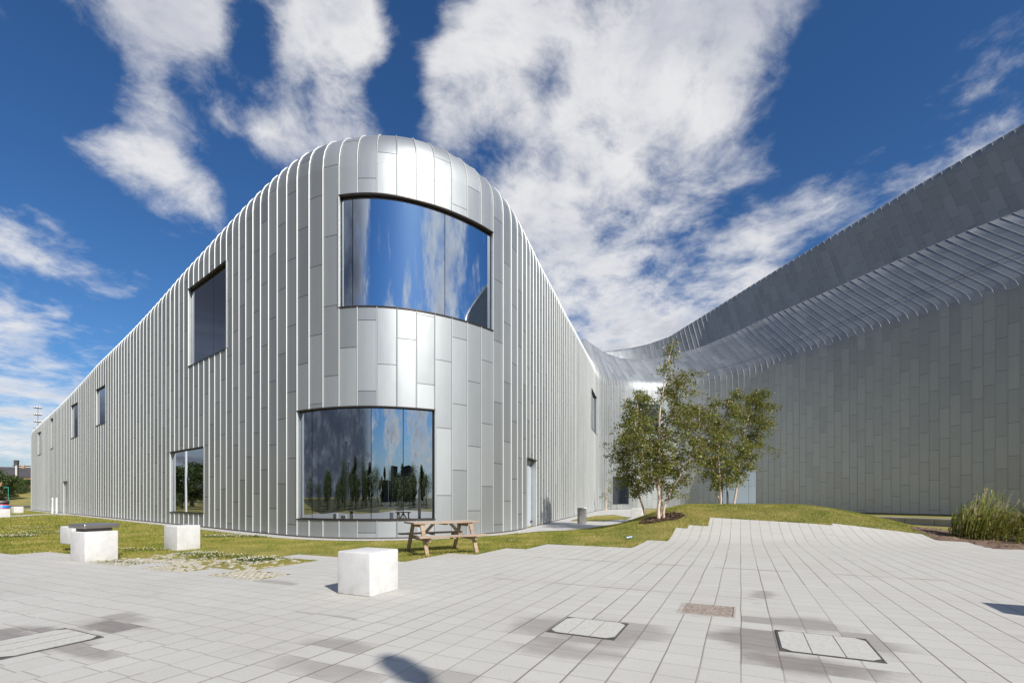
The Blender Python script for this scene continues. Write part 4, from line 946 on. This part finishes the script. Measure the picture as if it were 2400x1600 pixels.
tower(34, -126, 17, 12, 11, .1, 'dark stepped block mirrored right of centre in the lower window', 'darkb'); tower(72, -108, 14, 12, 11, -.3, 'dark block mirrored at the right end of the lower window', 'darkb'); tower(8, -118, 22, 12, 6, 0, 'low dark roofed hall mirrored at the centre of the lower window', 'darkb')

# ------------------------------------------------------------------ sky
w = bpy.data.worlds.new('World'); sc.world = w; w.use_nodes = True; t = NT(w.node_tree)
out = t.n('ShaderNodeOutputWorld'); bg = t.n('ShaderNodeBackground', {'Strength': .1}); t.t.links.new(bg.outputs[0], out.inputs[0])
sky = t.n('ShaderNodeTexSky', sky_type='NISHITA', sun_disc=False, sun_elevation=SUN_EL, sun_rotation=math.pi - SUN_TH, air_density=1.0, dust_density=.35, ozone_density=2.2)
hs = t.n('ShaderNodeHueSaturation', {'Saturation': 1.15, 'Value': .88, 'Hue': .5, 'Color': sky.outputs[0]}).outputs[0]
hs = t.mix(1.0, hs, (.58, .84, 1.10), 'MULTIPLY')
dirv = t.vm('NORMALIZE', t.n('ShaderNodeTexCoord').outputs['Generated']); dz = t.sep(dirv)[2]
def dpx(px, y): return Vector(((px - CX) / F, 1, (HY - y) / F)).normalized()
def ddir(az, el): az, el = math.radians(az), math.radians(el); return Vector((math.sin(az) * math.cos(el), math.cos(az) * math.cos(el), math.sin(el)))
B = []
def blob(c, rpx, k=1.0): B.append((c, math.atan(rpx / F), k))
for px, y, r, k in [(330, 40, 200, 1.05), (450, 140, 140, .85), (220, -20, 160, .95), (420, -150, 300, .8), (720, 230, 160, 1), (780, 60, 190, .95), (840, 150, 130, .85), (700, 300, 110, 1), (760, 300, 80, .9),
                    (1080, 180, 170, 1), (1250, 120, 230, 1), (1450, 160, 260, 1.05), (1650, 80, 220, 1), (1850, 20, 170, .8), (1950, 120, 90, .6), (1560, 330, 220, 1), (1380, 420, 230, 1.05), (1200, 300, 110, .7), (1500, 560, 200, 1), (1290, 540, 190, 1.1), (1230, 450, 120, 1.0), (1420, 720, 200, 1.05), (1730, 640, 130, .95), (1600, 740, 170, 1), (1850, 620, 70, .7), (1290, -150, 300, .9), (1720, 350, 110, .6), (1800, 700, 200, .9),
                    (250, 285, 110, .62), (360, 330, 70, .6), (340, 415, 90, 1.1), (235, 385, 80, 1.05), (440, 440, 70, .95), (130, 610, 95, .75), (240, 650, 60, .65), (30, 560, 90, .8), (60, 800, 150, .85), (-80, 700, 200, .7), (130, 890, 120, .8), (30, 1010, 130, .8), (250, 560, 40, .5), (560, 450, 30, .5), (0, 220, 70, .55),
                    (2180, 330, 120, .85), (2300, 280, 80, .85), (1960, 470, 90, .8), (1960, 540, 110, .85), (2090, 430, 60, .55), (2350, 360, 90, .6), (2450, 200, 200, .7)]: blob(dpx(px, y), r, k)
for az, el, r, k in [(-78, 8, 380, 1), (-95, 20, 520, 1.05), (-118, 14, 600, 1.05), (-128, 26, 300, 1), (-60, 6, 160, .9), (-152, 32, 300, 1.1), (118, 30, 330, 1.1), (108, 50, 260, .9), (168, 12, 210, 1), (140, 11, 240, 1.05), (152, 19, 130, .8), (122, 14, 200, 1), (-165, 10, 220, .8), (95, 10, 300, .9), (120, 8, 260, .9), (-20, 80, 260, .8)]: blob(ddir(az, el), r, k)
cov = None
for c, r, k in B:
    q = t.mr(t.vm('DOT_PRODUCT', dirv, tuple(c)), math.cos(min(r * 1.3, 1.5)), math.cos(r * .15), 0, k)
    cov = q if cov is None else t.math('MAXIMUM', cov, q)
for px, y, r, k in [(590, -20, 55, .9), (590, 90, 40, .7), (575, 190, 55, .6), (600, 330, 120, .8), (985, -30, 75, 1.0), (960, 60, 50, .8), (950, 150, 35, .6), (915, 225, 50, .6), (960, 285, 40, .5), (1160, 360, 60, .55), (1420, 60, 60, .6), (1290, 170, 45, .5), (1570, 625, 65, .6), (1700, 565, 60, .45), (220, 530, 80, .6), (80, 450, 80, .8), (130, 190, 60, .5), (940, 200, 50, .6), (880, 330, 70, .6), (40, 90, 130, .8), (330, 560, 90, .7), (2050, 220, 110, .5), (2250, 60, 200, .7), (1900, 250, 110, .6), (250, 760, 90, .6), (40, 700, 40, .4), (1350, 760, 40, .5)]:
    cov = t.math('SUBTRACT', cov, t.mr(t.vm('DOT_PRODUCT', dirv, tuple(dpx(px, y))), math.cos(math.atan(r / F) * 1.35), math.cos(math.atan(r / F) * .1), 0, k * .58))
cov = t.math('SUBTRACT', cov, t.mr(t.vm('DOT_PRODUCT', dirv, tuple(ddir(-70, 62))), .80, .97, 0, .5))
den = t.math('ADD', t.math('MAXIMUM', dz, 0.0), .22)
pc = t.vm('DIVIDE', dirv, t.comb(den, den, t.math('MULTIPLY', den, 1.6)))
warp = t.vscale(t.n('ShaderNodeTexNoise', {'Vector': pc, 'Scale': 2.2, 'Detail': 3}).outputs['Color'], .22)
pc2 = t.vm('ADD', pc, warp)
n1 = t.noise(pc2, 4.7, 11, .64); n2 = t.noise(pc2, 2.0, 4, .55)
dn = t.math('ADD', t.math('MULTIPLY', cov, .66), t.math('ADD', t.math('MULTIPLY', t.math('SUBTRACT', n1, .5), 2.0), t.math('MULTIPLY', t.math('SUBTRACT', n2, .5), .9)))
mask = t.mr(dn, .16, .90)
# bright tops, violet-grey undersides where the cloud is thick
thick = t.mr(t.math('ADD', t.math('MULTIPLY', t.math('SUBTRACT', t.noise(t.vm('ADD', pc2, (3.1, 1.7, .4)), 3.6, 7, .62), .5), 1.9), dn), .55, 1.15)
ccol = t.mix(thick, (7.9, 7.9, 8.0), (5.5, 5.65, 6.3))
dark = None
for az, el, r in [(-98, 14, 46), (-125, 18, 40), (-80, 26, 24), (-62, 3, 8), (-150, 6, 18)]:
    q = t.mr(t.vm('DOT_PRODUCT', dirv, tuple(ddir(az, el))), math.cos(math.radians(r)), math.cos(math.radians(r * .4)))
    dark = q if dark is None else t.math('MAXIMUM', dark, q)
storm = t.mix(t.mr(t.noise(pc2, 2.6, 6, .6), .42, .72), (.36, .48, .82), (1.9, 2.1, 2.6))
ccol = t.mix(t.math('MULTIPLY', dark, .92), ccol, storm)
mask = t.math('MAXIMUM', t.math('MULTIPLY', mask, .97), t.math('MULTIPLY', dark, .96))
hz_ = t.math('MULTIPLY', t.mr(dz, .16, .0), .65)
hs = t.mix(hz_, hs, (4.6, 5.0, 5.7))
t.t.links.new(t.mix(mask, hs, ccol), bg.inputs[0])
S = Vector((math.sin(SUN_TH) * math.cos(SUN_EL), -math.cos(SUN_TH) * math.cos(SUN_EL), math.sin(SUN_EL)))
L = bpy.data.lights.new('sun', 'SUN'); L.energy = 5.0; L.angle = math.radians(.53); L.color = (1, .955, .89)
so = bpy.data.objects.new('sun', L); C.objects.link(so); so.rotation_euler = (-S).to_track_quat('-Z', 'Y').to_euler(); so.location = (20, -40, 60)

# ------------------------------------------------------------------ camera
cam = bpy.data.cameras.new('camera'); cam.sensor_width = 36; cam.lens = 17; cam.shift_y = 365 / 2400; cam.clip_end = 6000; cam.clip_start = .05
co = bpy.data.objects.new('camera', cam); C.objects.link(co); co.location = (0, 0, CAMH); co.rotation_euler = (math.pi / 2, 0, 0); sc.camera = co
sc.view_settings.view_transform = 'Standard'; sc.view_settings.look = 'None'; sc.view_settings.gamma = 1; sc.view_settings.exposure = .08
sc.cycles.max_bounces = 8
